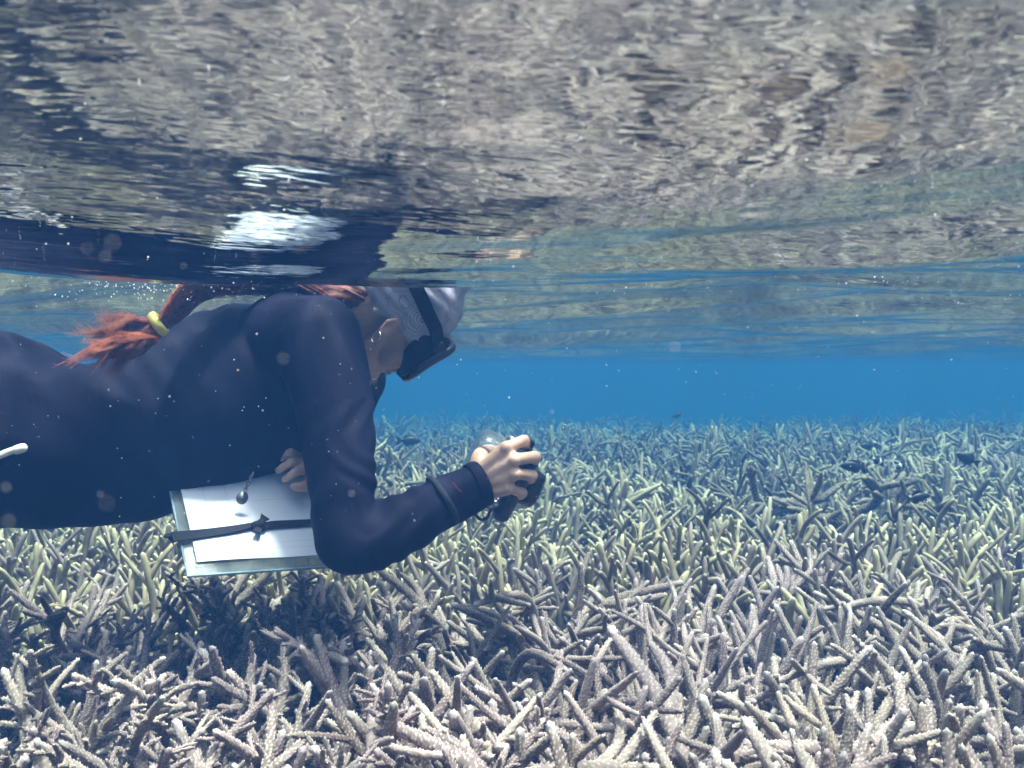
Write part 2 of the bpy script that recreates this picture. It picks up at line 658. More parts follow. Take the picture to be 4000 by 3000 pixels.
def near_colony(x, y, size, mat, label, group, crowded=False, nb=16):
    top = float(canopy(np.array(x), np.array(y)))
    sink = 0.03 * max(0.0, (1.3 - y) / 0.6)
    base = top - 0.30 - sink
    t = thing('staghorn_coral', label, 'coral', (x, y, base - 0.06), group)
    for i in range(nb):
        k = rng.choices((0, 1, 2, 3), (0.20, 0.38, 0.32, 0.10))[0]
        me = rng.choice((BS if crowded else BR)[k])
        o = bpy.data.objects.new('branch', me)
        own_mat(o, mat)
        a = rng.uniform(0, 2 * math.pi)
        rr = rng.uniform(0.0, 0.095) * size
        o.rotation_euler = (rng.uniform(-0.15, 0.15), rng.uniform(-0.15, 0.15), a + rng.uniform(-0.5, 0.5))
        s = rng.uniform(0.85, 1.15) * size
        o.scale = (s, s, s)
        # tips end near the common canopy, some well below it
        lift = top - sink - abs(rng.gauss(0, 0.045)) + (0.02 if rng.random() < 0.15 else 0.0) - TOPZ[me.name] * s - (base - 0.06) - (0.045 if k == 3 else 0.0)
        o.location = (rr * math.cos(a), rr * math.sin(a), lift)
        link(o, t)
    return t


def ordinal(n):
    return ['first', 'second', 'third', 'fourth', 'fifth', 'sixth', 'seventh', 'eighth', 'ninth', 'tenth', 'eleventh', 'twelfth', 'thirteenth', 'fourteenth', 'fifteenth', 'sixteenth'][n]


# rows of colonies going away from the lens: (distance, spacing, row wording)
ROWS = [(0.64, 0.18, 'lowest row'),
        (0.82, 0.175, 'bottom edge row'),
        (0.99, 0.175, 'second row up'),
        (1.16, 0.175, 'third row up'),
        (1.36, 0.175, 'row below the elbow'),
        (1.58, 0.17, 'row behind the elbow'),
        (1.80, 0.18, 'row under the camera hand')]
for ri, (D, sp, words) in enumerate(ROWS):
    half = D * 0.545 + 0.12
    n = int(2 * half / sp) + 1
    for i in range(n):
        x = -half + (i + 0.5) * (2 * half / n) + rng.uniform(-0.03, 0.03)
        y = D + rng.uniform(-0.045, 0.045)
        crowded = (x < -0.10 * D - 0.02 and ri >= 1 and rng.random() < 0.62)
        mi = rng.choices((0, 1, 2), (0.45, 0.35, 0.2))[0]
        if 0.05 < x / D < 0.3 and ri in (4, 5, 6):
            mi = 2
        colour = ('pale grey', 'tan grey', 'rosy grey')[mi]
        form = 'dense short-branched' if crowded else 'long-branched'
        label = '%s %s staghorn coral clump, %s, %s from left' % (colour, form, words, ordinal(i))
        near_colony(x, y, rng.uniform(0.9, 1.1) * (1.30 if ri < 5 else 1.15), M_CORAL[mi], label, 'foreground coral clumps', crowded, 9 if not crowded else 13)


# ---- colonies of the middle distance: one mesh each, shared by copies
def colony_mesh(name, nb, rad, length, r0, sides, step):
    acc = Acc()
    for i in range(nb):
        a = rng.uniform(0, 2 * math.pi)
        rr = rad * math.sqrt(rng.random())
        tl = rng.choice((0.08, 0.2, 0.35, 0.55, 0.85)) * rng.uniform(0.7, 1.2)
        d = Vector((math.sin(tl) * math.cos(a), math.sin(tl) * math.sin(a), math.cos(tl)))
        p = Vector((rr * math.cos(a), rr * math.sin(a), rng.uniform(0.0, 0.13)))
        L = length * rng.uniform(0.6, 1.1)
        coral_limb(acc, p, d, L, r0 * rng.uniform(0.8, 1.2), step, sides, 0.0, 1, rng.choice((1, 2, 3)), rng.uniform(0.8, 2.5))
    return mesh_from(name, acc.V, acc.F, True, {'tip': acc.T, 'nub': acc.N})


MIDC = [colony_mesh('mid_colony', 30, 0.12, 0.22, 0.0082, 7, 0.014) for _ in range(7)]
MIDF = [colony_mesh('far_colony', 26, 0.15, 0.24, 0.0105, 5, 0.03) for _ in range(6)]
D = 2.0
mid_count = 0
while D < 5.6:
    gap = 0.168 if D < 2.6 else (0.23 if D < 3.6 else 0.30)
    half = D * 0.555 + 0.15
    n = int(2 * half / gap) + 1
    for i in range(n):
        x = -half + (i + 0.5) * (2 * half / n) + rng.uniform(-0.06, 0.06)
        y = D + rng.uniform(-0.07, 0.07)
        if ((x - 1.15) / 0.42) ** 2 + ((y - 3.15) / 0.28) ** 2 < 1.0:
            continue                                   # the dead patch
        u = rng.random() + 0.25 * math.sin(2.1 * x + 1.3 * y)
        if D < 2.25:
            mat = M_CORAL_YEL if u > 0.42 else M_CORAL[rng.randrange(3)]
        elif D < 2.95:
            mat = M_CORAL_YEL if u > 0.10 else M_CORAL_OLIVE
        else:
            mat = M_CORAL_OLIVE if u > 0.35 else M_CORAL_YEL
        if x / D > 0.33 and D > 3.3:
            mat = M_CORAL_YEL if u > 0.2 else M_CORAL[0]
        q = x / D
        where = ('below the waist of the swimmer' if q < -0.30 else 'behind the slate and elbow' if q < -0.12 else 'under the camera hand' if q < 0.07
                 else 'right of the camera hand' if q < 0.30 else 'towards the right edge')
        lab = {M_CORAL_YEL.name: 'yellow-tipped staghorn coral clump in the middle band, %s', M_CORAL_OLIVE.name: 'olive-grey staghorn coral clump in the hazy band, %s'}.get(mat.name, 'pale grey staghorn coral clump in the middle band, %s') % where
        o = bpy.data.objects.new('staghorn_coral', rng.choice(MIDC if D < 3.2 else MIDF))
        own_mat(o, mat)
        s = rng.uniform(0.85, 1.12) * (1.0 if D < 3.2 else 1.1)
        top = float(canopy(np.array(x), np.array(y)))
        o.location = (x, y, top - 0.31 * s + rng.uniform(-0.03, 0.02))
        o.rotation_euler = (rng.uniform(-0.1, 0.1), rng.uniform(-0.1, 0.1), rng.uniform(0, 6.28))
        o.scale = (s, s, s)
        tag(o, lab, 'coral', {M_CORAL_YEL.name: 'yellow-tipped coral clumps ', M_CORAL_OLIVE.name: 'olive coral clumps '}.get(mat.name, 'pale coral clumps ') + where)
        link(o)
        mid_count += 1
    D += gap * 0.92


# ---- the far reef reads as one mass
def far_reef():
    bases = [colony_mesh('reef_piece', 16, 0.20, 0.25, 0.012, 4, 0.06) for _ in range(4)]
    data = []
    for b in bases:
        co = np.empty(len(b.vertices) * 3)
        b.vertices.foreach_get('co', co)
        co = co.reshape(-1, 3)
        fs = [tuple(p.vertices) for p in b.polygons]
        tp = np.empty(len(b.vertices)); b.attributes['tip'].data.foreach_get('value', tp)
        data.append((co, fs, tp))
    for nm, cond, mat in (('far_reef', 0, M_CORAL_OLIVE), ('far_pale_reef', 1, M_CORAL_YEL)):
        V, Fc, T = [], [], []
        off = 0
        r2 = random.Random(31)
        D = 5.6
        while D < 15:
            gap = 0.36 if D < 9 else 0.55
            half = D * 0.57 + 0.3
            n = int(2 * half / gap) + 1
            for i in range(n):
                x = -half + (i + 0.5) * (2 * half / n) + r2.uniform(-0.12, 0.12)
                y = D + r2.uniform(-0.15, 0.15)
                a = r2.uniform(0, 6.28); s = r2.uniform(0.85, 1.25) * (1 if D < 9 else 1.4)
                bi = r2.randrange(4)
                pale = 1 if (math.sin(0.9 * x + 0.4) + math.sin(0.8 * y + 0.5 * x) + r2.uniform(-0.7, 0.7)) > 0.75 else 0
                if r2.random() < min(0.55, (D - 5.6) * 0.08) or pale != cond:
                    continue
                co, fs, tp = data[bi]
                ca, sa = math.cos(a) * s, math.sin(a) * s
                top = float(canopy(np.array(x), np.array(y)))
                w = np.stack([co[:, 0] * ca - co[:, 1] * sa + x, co[:, 0] * sa + co[:, 1] * ca + y, co[:, 2] * s + top - 0.33 * s], axis=1)
                V.append(w)
                T.append(tp)
                Fc += [tuple(q + off for q in f) for f in fs]
                off += len(co)
            D += gap * 0.85
        V = np.concatenate(V)
        T = np.concatenate(T)
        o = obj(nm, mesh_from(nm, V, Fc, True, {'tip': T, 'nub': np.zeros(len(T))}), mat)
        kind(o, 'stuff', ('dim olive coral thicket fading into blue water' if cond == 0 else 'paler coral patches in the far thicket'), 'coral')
far_reef()


# ---- the dead patch with broken thick branches
def dead_branch(px, py, D, dx, dz, L, r, label):
    acc = Acc()
    p = P(px, py, D)
    coral_limb(acc, (0, 0, 0), Vector((dx, rng.uniform(-0.3, 0.3), dz)), L, r, 0.0039, 10, 0.003, 1, 3, 0.5)
    for j in range(10):                               # broken, closed lower end
        acc.V[j] = Vector((0, 0, 0)) + acc.V[j] * 0.12
        acc.V[j + 10] = acc.V[j + 10] - (acc.V[j + 10] - acc.V[j + 20]) * 0.9
        acc.V[j + 10] = acc.V[j + 10] * 0.75
    me = mesh_from('dead_coral', acc.V, acc.F, True, {'tip': acc.T, 'nub': acc.N})
    o = obj('dead_coral', me, M_CORAL_DEAD)
    o.location = p - Vector((0, 0, 0.035))
    tag(o, label, 'coral', 'dead coral branches in the dark patch')
dead_branch(3010, 1930, 3.05, 1.0, 0.10, 0.289, 0.0144, 'thick dark dead coral branch lying flat at the left of the dark patch')
dead_branch(3060, 1990, 2.9, 0.9, 0.25, 0.221, 0.0122, 'dead coral branch lying below the flat thick one in the dark patch')
dead_branch(3180, 2010, 2.75, -0.12, 1.0, 0.187, 0.0101, 'slender dark coral branch standing upright in front of the dead patch')
dead_branch(3330, 1960, 3.1, 0.9, 0.2, 0.255, 0.0151, 'thick dead coral branch lying flat in the middle of the dark patch')
dead_branch(3480, 1970, 3.1, 0.1, 1.0, 0.187, 0.0144, 'dead coral branch standing upright with a yellow-brown knob behind the fish')
dead_branch(3300, 2010, 3.0, -0.9, 0.35, 0.221, 0.0130, 'dead coral branch leaning left at the foot of the dark patch')
dead_branch(3420, 2020, 2.95, 0.6, 0.5, 0.187, 0.0122, 'dead coral branch leaning right at the foot of the dark patch')
dead_branch(2960, 1920, 3.15, -0.3, 1.0, 0.136, 0.0115, 'knobbly yellow-brown dead coral stub at the left end of the dark patch')


def lump(name, x, y, z, r, label):
    bm = bmesh.new()
    bmesh.ops.create_icosphere(bm, subdivisions=4, radius=r)
    ph = rng.uniform(0, 9)
    for v in bm.verts:
        n = v.co.normalized()
        k = 1 + 0.22 * math.sin(n.x * 4 + ph) * math.sin(n.y * 5 + ph * 2) + 0.12 * math.sin(n.z * 9 + n.x * 7 + ph) + 0.06 * math.sin(n.y * 17 + ph)
        v.co = v.co * k
        v.co.z *= 0.7
    me = bpy.data.meshes.new(name)
    bm.to_mesh(me)
    bm.free()
    me.polygons.foreach_set('use_smooth', [True] * len(me.polygons))
    o = obj(name, me, M_ROCK)
    o.location = (x, y, z)
    tag(o, label, 'rock', 'brown lumps under the coral')
lump('encrusted_rock', 0.26, 0.86, -0.57, 0.085, 'brown encrusted rock showing through the coral gaps right of centre at the bottom')
lump('encrusted_rock', 0.42, 0.92, -0.56, 0.08, 'brown encrusted rock in the coral near the bottom right corner')
lump('encrusted_rock', -0.03, 0.84, -0.60, 0.07, 'dark brown rock deep in the coral gap at the bottom centre')


# ------------------------------------------------------------------ solid modelling helpers
def loft(acc, pts, rads, sides=20, ref=None):
    """closed capsule-like tube. rads: number or (a, b) half axes; a lies along ref"""
    pts = [Vector(p) for p in pts]
    n = len(pts)
    rads = [(r, r) if isinstance(r, (int, float)) else r for r in rads]
    # rounded caps
    t0 = (pts[0] - pts[1]).normalized()
    t1 = (pts[-1] - pts[-2]).normalized()
    P2, R2 = [], []
    for k in (0.92, 0.75, 0.45):
        c = math.sqrt(1 - k * k)
        P2.append(pts[0] + t0 * min(rads[0]) * k)
        R2.append((rads[0][0] * c, rads[0][1] * c))
    P2 += pts
    R2 += rads
    for k in (0.45, 0.75, 0.92):
        c = math.sqrt(1 - k * k)
        P2.append(pts[-1] + t1 * min(rads[-1]) * k)
        R2.append((rads[-1][0] * c, rads[-1][1] * c))
    V, Fc = [], []
    ref = Vector(ref) if ref is not None else None
    u = None
    for i, p in enumerate(P2):
        t = (P2[min(i + 1, len(P2) - 1)] - P2[max(i - 1, 0)]).normalized()
        if ref is not None:
            u = (ref - t * ref.dot(t)).normalized()
        elif u is None:
            a = Vector((0, 1, 0)) if abs(t.y) < 0.9 else Vector((1, 0, 0))
            u = (a - t * a.dot(t)).normalized()
        else:
            u = (u - t * u.dot(t)).normalized()
        w = t.cross(u)
        for j in range(sides):
            a = 2 * math.pi * j / sides
            V.append(p + u * (math.cos(a) * R2[i][0]) + w * (math.sin(a) * R2[i][1]))
    m = len(P2)
    for i in range(m - 1):
        for j in range(sides):
            a = i * sides + j
            b = i * sides + (j + 1) % sides
            Fc.append((a, b, b + sides, a + sides))
    V.append(P2[0] + t0 * 1e-4)
    V.append(P2[-1] + t1 * 1e-4)
    for j in range(sides):
        Fc.append(((j + 1) % sides, j, m * sides))
        Fc.append(((m - 1) * sides + j, (m - 1) * sides + (j + 1) % sides, m * sides + 1))
    o = len(acc[0])
    acc[0].extend(V)
    acc[1].extend([tuple(i + o for i in f) for f in Fc])


def smooth_path(pts, rads, sub=5):
    """Catmull-Rom through points and radii"""
    pts = [Vector(p) for p in pts]
    rads = [(r, r) if isinstance(r, (int, float)) else r for r in rads]
    out, ro = [], []
    n = len(pts)
    for i in range(n - 1):
        p0, p1, p2, p3 = pts[max(i - 1, 0)], pts[i], pts[i + 1], pts[min(i + 2, n - 1)]
        for k in range(sub):
            t = k / sub
            out.append(0.5 * ((2 * p1) + (p2 - p0) * t + (2 * p0 - 5 * p1 + 4 * p2 - p3) * t * t + (3 * p1 - p0 - 3 * p2 + p3) * t ** 3))
            ro.append((rads[i][0] * (1 - t) + rads[i + 1][0] * t, rads[i][1] * (1 - t) + rads[i + 1][1] * t))
    out.append(pts[-1])
    ro.append(rads[-1])
    return out, ro


def ball(acc, c, r, M=None, seg=20, ring=12):
    """ellipsoid with half axes r, axes from matrix M"""
    c = Vector(c)
    r = (r, r, r) if isinstance(r, (int, float)) else r
    V, Fc = [], []
    for i in range(1, ring):
        th = math.pi * i / ring
        for j in range(seg):
            a = 2 * math.pi * j / seg
            v = Vector((r[0] * math.sin(th) * math.cos(a), r[1] * math.sin(th) * math.sin(a), r[2] * math.cos(th)))
            V.append(c + ((M @ v) if M is not None else v))
    top = Vector((0, 0, r[2]))
    bot = Vector((0, 0, -r[2]))
    V.append(c + ((M @ top) if M is not None else top))
    V.append(c + ((M @ bot) if M is not None else bot))
    nt = (ring - 1) * seg
    for i in range(ring - 2):
        for j in range(seg):
            a = i * seg + j
            b = i * seg + (j + 1) % seg
            Fc.append((a, a + seg, b + seg, b))
    for j in range(seg):
        Fc.append((nt, j, (j + 1) % seg))
        Fc.append((nt + 1, (ring - 2) * seg + (j + 1) % seg, (ring - 2) * seg + j))
    o = len(acc[0])
    acc[0].extend(V)
    acc[1].extend([tuple(i + o for i in f) for f in Fc])


def fuse(name, acc, voxel, smooth=4, factor=0.5):
    """unite overlapping solids into one continuous skin"""
    me = bpy.data.meshes.new(name + '_src')
    me.from_pydata([tuple(v) for v in acc[0]], [], acc[1])
    o = bpy.data.objects.new(name + '_src', me)
    COL.objects.link(o)
    m = o.modifiers.new('r', 'REMESH')
    m.mode = 'VOXEL'
    m.voxel_size = voxel
    m.use_smooth_shade = True
    if smooth:
        s = o.modifiers.new('s', 'SMOOTH')
        s.iterations = smooth
        s.factor = factor
    dg = bpy.context.evaluated_depsgraph_get()
    dg.update()
    res = bpy.data.meshes.new_from_object(o.evaluated_get(dg))
    res.name = name
    bpy.data.objects.remove(o)
    bpy.data.meshes.remove(me)
    res.polygons.foreach_set('use_smooth', [True] * len(res.polygons))
    return res


def get_co(me):
    co = np.empty(len(me.vertices) * 3)
    me.vertices.foreach_get('co', co)
    return co.reshape(-1, 3)


def get_no(me):
    no = np.empty(len(me.vertices) * 3)
    me.vertices.foreach_get('normal', no)
    return no.reshape(-1, 3)


def set_co(me, co):
    me.vertices.foreach_set('co', np.asarray(co, dtype=np.float32).ravel())
    me.update()


def wobj(name, me, mat, root):
    """mesh given in world coordinates, parented to a thing that stands elsewhere"""
    o = obj(name, me, mat, root)
    o.location = -root_world(root)
    return o


def root_world(o):
    v = Vector(o.location)
    while o.parent is not None:
        o = o.parent
        v = v + Vector(o.location)
    return v


def tube_obj(name, pts, r, mat, root, sides=10, sub=4, ref=None):
    acc = ([], [])
    if sub > 1:
        pts, rr = smooth_path(pts, [r] * len(pts) if isinstance(r, (int, float, tuple)) else r, sub)
    else:
        rr = [r] * len(pts) if isinstance(r, (int, float, tuple)) else r
    loft(acc, pts, rr, sides, ref)
    return wobj(name, mesh_from(name, acc[0], acc[1]), mat, root)


def bevel_box(sx, sy, sz, bev, seg=3):
    bm = bmesh.new()
    bmesh.ops.create_cube(bm, size=1.0)
    for v in bm.verts:
        v.co.x *= sx
        v.co.y *= sy
        v.co.z *= sz
    bmesh.ops.bevel(bm, geom=bm.edges[:], offset=bev, segments=seg, profile=0.5, affect='EDGES')
    return bm


def bm_obj(name, bm, M, mat, root, smooth=True):
    me = bpy.data.meshes.new(name)
    bm.transform(M)
    bm.to_mesh(me)
    bm.free()
    if smooth:
        me.polygons.foreach_set('use_smooth', [True] * len(me.polygons))
    return wobj(name, me, mat, root)


# ------------------------------------------------------------------ the swimmer
person = thing('person', 'snorkeller in dark navy long sleeves floating face down, holding a camera and slate', 'person', P(700, 2050, 1.66))

# --- head frame
th, yw = R(57), R(25)
f0 = Vector((math.cos(th), 0, -math.sin(th)))
u0 = Vector((math.sin(th), 0, math.cos(th)))
l0 = Vector((0, 1, 0))
hf = f0 * math.cos(yw) + l0 * math.sin(yw)
hl = -f0 * math.sin(yw) + l0 * math.cos(yw)
HM = Matrix((hf, hl, u0)).transposed() * 0.92
EAR = P(1543, 1262, 1.555)
HO = EAR - HM @ Vector((0, -0.074, 0))


def H(x, y, z):
    return HO + HM @ Vector((x, y, z))


SH_R = P(1238, 1330, 1.535)
EL_R = P(1355, 2118, 1.40)
WR_R = P(1868, 1893, 1.475)
SH_L = P(1380, 1478, 1.87)
EL_L = P(1228, 1930, 1.84)
WR_L = P(1262, 1790, 1.63)
NECK = P(1290, 1330, 1.70)

# --- skin: head, neck, arms and hands in one surface
acc = ([], [])
ball(acc, H(-0.004, 0, 0.045), (0.098, 0.074, 0.088), HM)
ball(acc, H(0.040, 0, -0.015), (0.058, 0.060, 0.085), HM)
ball(acc, H(0.046, 0, -0.072), (0.046, 0.046, 0.036), HM)
ball(acc, H(0.078, 0, -0.096), (0.020, 0.022, 0.018), HM)
for s in (-1, 1):
    ball(acc, H(0.058, 0.034 * s, -0.032), (0.035, 0.030, 0.042), HM)
    loft(acc, [H(0.004, 0.060 * s, -0.01), H(0.018, 0.053 * s, -0.065), H(0.062, 0.025 * s, -0.094)], [0.016, 0.016, 0.015], 12)
    # ears: rim, bowl and lobe
    ball(acc, H(-0.003, 0.078 * s, -0.010), (0.011, 0.011, 0.019), HM)
    ball(acc, H(0.000, 0.086 * s, -0.025), (0.010, 0.0075, 0.014), HM)
    loft(acc, [H(0.004, 0.078 * s, 0.004), H(-0.008, 0.084 * s, 0.006), H(-0.015, 0.087 * s, -0.006), H(-0.009, 0.086 * s, -0.024)], [0.0035, 0.004, 0.004, 0.004], 8)
loft(acc, [H(0.092, 0, 0.020), H(0.108, 0, -0.012), H(0.116, 0, -0.026)], [0.009, 0.011, 0.014], 12)     # nose
ball(acc, H(0.096, 0, -0.056), (0.012, 0.025, 0.006), HM)
ball(acc, H(0.094, 0, -0.069), (0.011, 0.022, 0.007), HM)
loft(acc, [H(-0.028, 0, 0.0), H(-0.030, 0, -0.06), (H(-0.035, 0, -0.09) + NECK) / 2, NECK], [0.060, 0.056, 0.058, 0.075], 20)
# slim core of trunk and arms inside the clothes, so the body is continuous
loft(acc, [NECK, P(950, 1520, 1.65), P(350, 1730, 1.54), P(-250, 1700, 1.42)], [0.06, 0.09, 0.09, 0.09], 16)
loft(acc, [NECK, SH_R, (SH_R + EL_R) / 2, EL_R], [0.04, 0.045, 0.036, 0.036], 14)
loft(acc, [EL_R, (EL_R * 0.55 + WR_R * 0.45), WR_R], [0.034, 0.034, 0.0245], 16)
loft(acc, [NECK, SH_L, EL_L], [0.04, 0.04, 0.035], 14)
loft(acc, [EL_L, WR_L], [0.033, 0.024], 14)


def digit(acc, pts, rads):
    p, r = smooth_path(pts, rads, 4)
    loft(acc, p, r, 12)


def hand(acc, wrist, mcps, fingers, thumb, back, pr=0.0125):
    """metacarpals fan from the wrist to the knuckles; back = direction of the back of the hand"""
    for i, m in enumerate(mcps):
        w = wrist + (m - sum(mcps, Vector()) / 4) * 0.45
        p, r = smooth_path([w, w * 0.45 + m * 0.55 + back * 0.002, m], [(pr + 0.002), pr + 0.0005, 0.0112], 4)
        loft(acc, p, r, 12)
    c = sum(mcps, Vector()) / 4
    for i in range(3):
        loft(acc, [wrist * 0.75 + c * 0.25, (mcps[i] + mcps[i + 1]) / 2 * 0.88 + wrist * 0.12], [0.016, 0.0095], 12)
    for m, fg in zip(mcps, fingers):
        ball(acc, m + back * 0.0035, 0.0108)
        ball(acc, fg[0][0] + back * 0.001, fg[1][1] * 1.06)
        ra = fg[1]
        # slimmer between the joints
        j = [m] + fg[0]
        pp, rr = [j[0]], [ra[0]]
        for a_ in range(3):
            pp += [(j[a_] + j[a_ + 1]) / 2, j[a_ + 1]]
            rr += [(ra[a_] + ra[a_ + 1]) / 2 * 0.91, ra[a_ + 1]]
        digit(acc, pp, rr)
    digit(acc, thumb[0], thumb[1])


# right hand: back of the hand to us, fingers closing round the far side of the camera
mc = [P(1978, 1748, 1.452), P(2008, 1795, 1.445), P(2010, 1850, 1.448), P(1988, 1905, 1.456)]
fing = [([P(2046, 1722, 1.478), P(2052, 1735, 1.503), P(2036, 1742, 1.522)], [0.0105, 0.0098, 0.0085, 0.0072]),
        ([P(2088, 1786, 1.470), P(2088, 1800, 1.500), P(2058, 1812, 1.517)], [0.0108, 0.0102, 0.0088, 0.0074]),
        ([P(2076, 1858, 1.472), P(2074, 1872, 1.500), P(2042, 1880, 1.515)], [0.0104, 0.0098, 0.0085, 0.0072]),
        ([P(2040, 1926, 1.474), P(2034, 1936, 1.497), P(2008, 1938, 1.512)], [0.0094, 0.0086, 0.0076, 0.0065])]
thumb = ([P(1880, 1862, 1.475), P(1876, 1790, 1.492), P(1908, 1762, 1.512), P(1950, 1770, 1.535)], [0.0185, 0.0155, 0.0115, 0.0085])
hand(acc, WR_R * 0.8 + P(1945, 1850, 1.462) * 0.2, mc, fing, thumb, Vector((0, -1, 0)))
# left hand: holds the upper edge of the slate, seen in the gap between chest and arm
mcl = [P(1202, 1832, 1.575), P(1190, 1812, 1.60), P(1186, 1788, 1.62), P(1190, 1766, 1.635)]
fl = [([P(1154, 1846, 1.545), P(1128, 1862, 1.548), P(1112, 1874, 1.558)], [0.0090, 0.0078, 0.0072, 0.0062]),
      ([P(1138, 1808, 1.560), P(1106, 1824, 1.565), P(1086, 1838, 1.578)], [0.0092, 0.008, 0.0074, 0.0064]),
      ([P(1132, 1770, 1.580), P(1102, 1786, 1.59), P(1084, 1800, 1.60)], [0.0094, 0.0088, 0.008, 0.007]),
      ([P(1146, 1774, 1.61), P(1122, 1796, 1.62), P(1106, 1810, 1.63)], [0.0085, 0.0078, 0.007, 0.006])]
thl = ([P(1240, 1822, 1.61), P(1222, 1874, 1.580), P(1190, 1900, 1.550), P(1152, 1900, 1.540)], [0.016, 0.012, 0.0095, 0.0078])
hand(acc, WR_L, mcl, fl, thl, Vector((-0.4, -0.6, 0.6)))
# feet, out of the frame
for s in (-1, 1):
    a = Vector((-2.00, 1.02 + 0.13 * s, -0.10))
    loft(acc, [a + Vector((0.06, 0, 0.005)), a, a + Vector((-0.10, 0, -0.02)), a + Vector((-0.19, 0, -0.03))], [0.034, (0.036, 0.034), (0.042, 0.022), (0.042, 0.012)], 14, (0, 1, 0))
    loft(acc, [P(-250, 1700, 1.42) + Vector((0, 0.09 * s, 0)), Vector((-1.45, 1.18 + 0.11 * s, -0.11)), a + Vector((0.06, 0, 0.005))], [0.06, 0.045, 0.034], 14)
body = wobj('body', fuse('body', acc, 0.0026, 5, 0.5), M_SKIN, person)

# finger nails on the hand that shows them
for (px, py, D) in ((1134, 1838, 1.640),):
    pass

# --- clothes
acc = ([], [])
SEC = [(-900, 1330, 2060, 0.165), (-450, 1290, 2075, 0.18), (-150, 1285, 2070, 0.175), (0, 1318, 2064, 0.165), (200, 1388, 2062, 0.155), (350, 1420, 2056, 0.15),
       (500, 1392, 2040, 0.15), (650, 1318, 2003, 0.155), (800, 1250, 1945, 0.165), (950, 1190, 1890, 0.17), (1100, 1165, 1815, 0.17), (1220, 1180, 1700, 0.15), (1310, 1240, 1620, 0.12)]
def DTx(x):
    return 1.41 + 0.28 * min(1.0, max(0.0, (x + 300) / 1450.0))
pts, rads = [], []
for (x, t, b, w) in SEC:
    pts.append(P(x, (t + b) / 2, DTx(x)))
    rads.append((w * 0.9, (b - t) / 2 / F * DTx(x)))
p, r = smooth_path(pts, rads, 5)
loft(acc, p, r, 40, (0, 1, 0))
# shoulders
loft(acc, [P(1120, 1330, 1.60), SH_R], [0.085, 0.072], 20)
loft(acc, [P(1140, 1400, 1.76), SH_L], [0.085, 0.066], 20)
ball(acc, P(1210, 1290, 1.56), (0.085, 0.07, 0.06))
# right arm
p, r = smooth_path([SH_R, P(1302, 1560, 1.49), P(1324, 1800, 1.44), P(1340, 2000, 1.41), P(1362, 2118, 1.40)], [0.074, 0.0635, 0.0535, 0.048, 0.0475], 6)
loft(acc, p, r, 24)
p, r = smooth_path([P(1372, 2128, 1.40), P(1480, 2098, 1.41), P(1640, 2010, 1.44), P(1780, 1940, 1.465), P(1872, 1893, 1.475)], [0.046, 0.047, 0.044, 0.040, 0.0365], 6)
loft(acc, p, r, 24)
# left arm
p, r = smooth_path([SH_L, (SH_L + EL_L) / 2, EL_L], [0.064, 0.052, 0.046], 6)
loft(acc, p, r, 20)
loft(acc, [EL_L, (EL_L + WR_L) / 2, WR_L * 0.9 + EL_L * 0.1], [0.045, 0.042, 0.032], 18)
# collar
loft(acc, [NECK, NECK + (HO - NECK) * 0.30], [0.088, 0.070], 20)
suit = fuse('rash_guard', acc, 0.0055, 6, 0.5)
co = get_co(suit)
no = get_no(suit)
x, y, z = co[:, 0], co[:, 1], co[:, 2]
# soft folds: slanting over the waist, ringing the elbow and forearm
fold = 0.0042 * np.sin(70 * x + 34 * z + 5 * np.sin(9 * z + 6 * y) + 3 * np.sin(14 * x)) * np.clip((-0.42 - x) / 0.15, 0, 1) * np.clip((z + 0.22) / 0.2, 0.15, 1)
fold += 0.0022 * np.sin(120 * x + 60 * z + 4 * np.sin(17 * z)) * np.clip((-0.42 - x) / 0.2, 0, 1) * np.clip((z + 0.12) / 0.15, 0, 1)
el_d = np.linalg.norm(co - np.array(EL_R), axis=1)
fax = (np.array(WR_R) - np.array(EL_R)); fax /= np.linalg.norm(fax)
al = (co - np.array(EL_R)) @ fax
onarm = np.clip((1.56 - y) / 0.03, 0, 1) * (al > 0.02) * (z < -0.05)
fold += 0.0018 * np.sin(150 * al + 5 * np.sin(40 * z)) * onarm * np.clip((0.19 - al) / 0.05, 0, 1)
uax = (np.array(SH_R) - np.array(EL_R)); uax /= np.linalg.norm(uax)
au = (co - np.array(EL_R)) @ uax
fold += 0.0018 * np.sin(95 * au + 5 * np.sin(30 * x)) * np.clip(1 - np.abs(au - 0.05) / 0.07, 0, 1) * (y < 1.56)
fold += 0.0015 * np.sin(31 * x + 17 * y + 23 * z) + 0.0012 * np.sin(57 * x - 29 * z + 3 * np.sin(21 * y))
set_co(suit, co + no * fold[:, None])
# hollow the right cuff: push the end ring outwards into a lip and cut the cap away
bm = bmesh.new()
bm.from_mesh(suit)
wr = WR_R
fx = Vector(fax)
kill = [v for v in bm.verts if (v.co - wr).dot(fx) > 0.0 and (v.co - wr).length < 0.12]
bmesh.ops.delete(bm, geom=kill, context='VERTS')
bm.to_mesh(suit)
bm.free()
wobj('rash_guard', suit, M_SUIT, person)
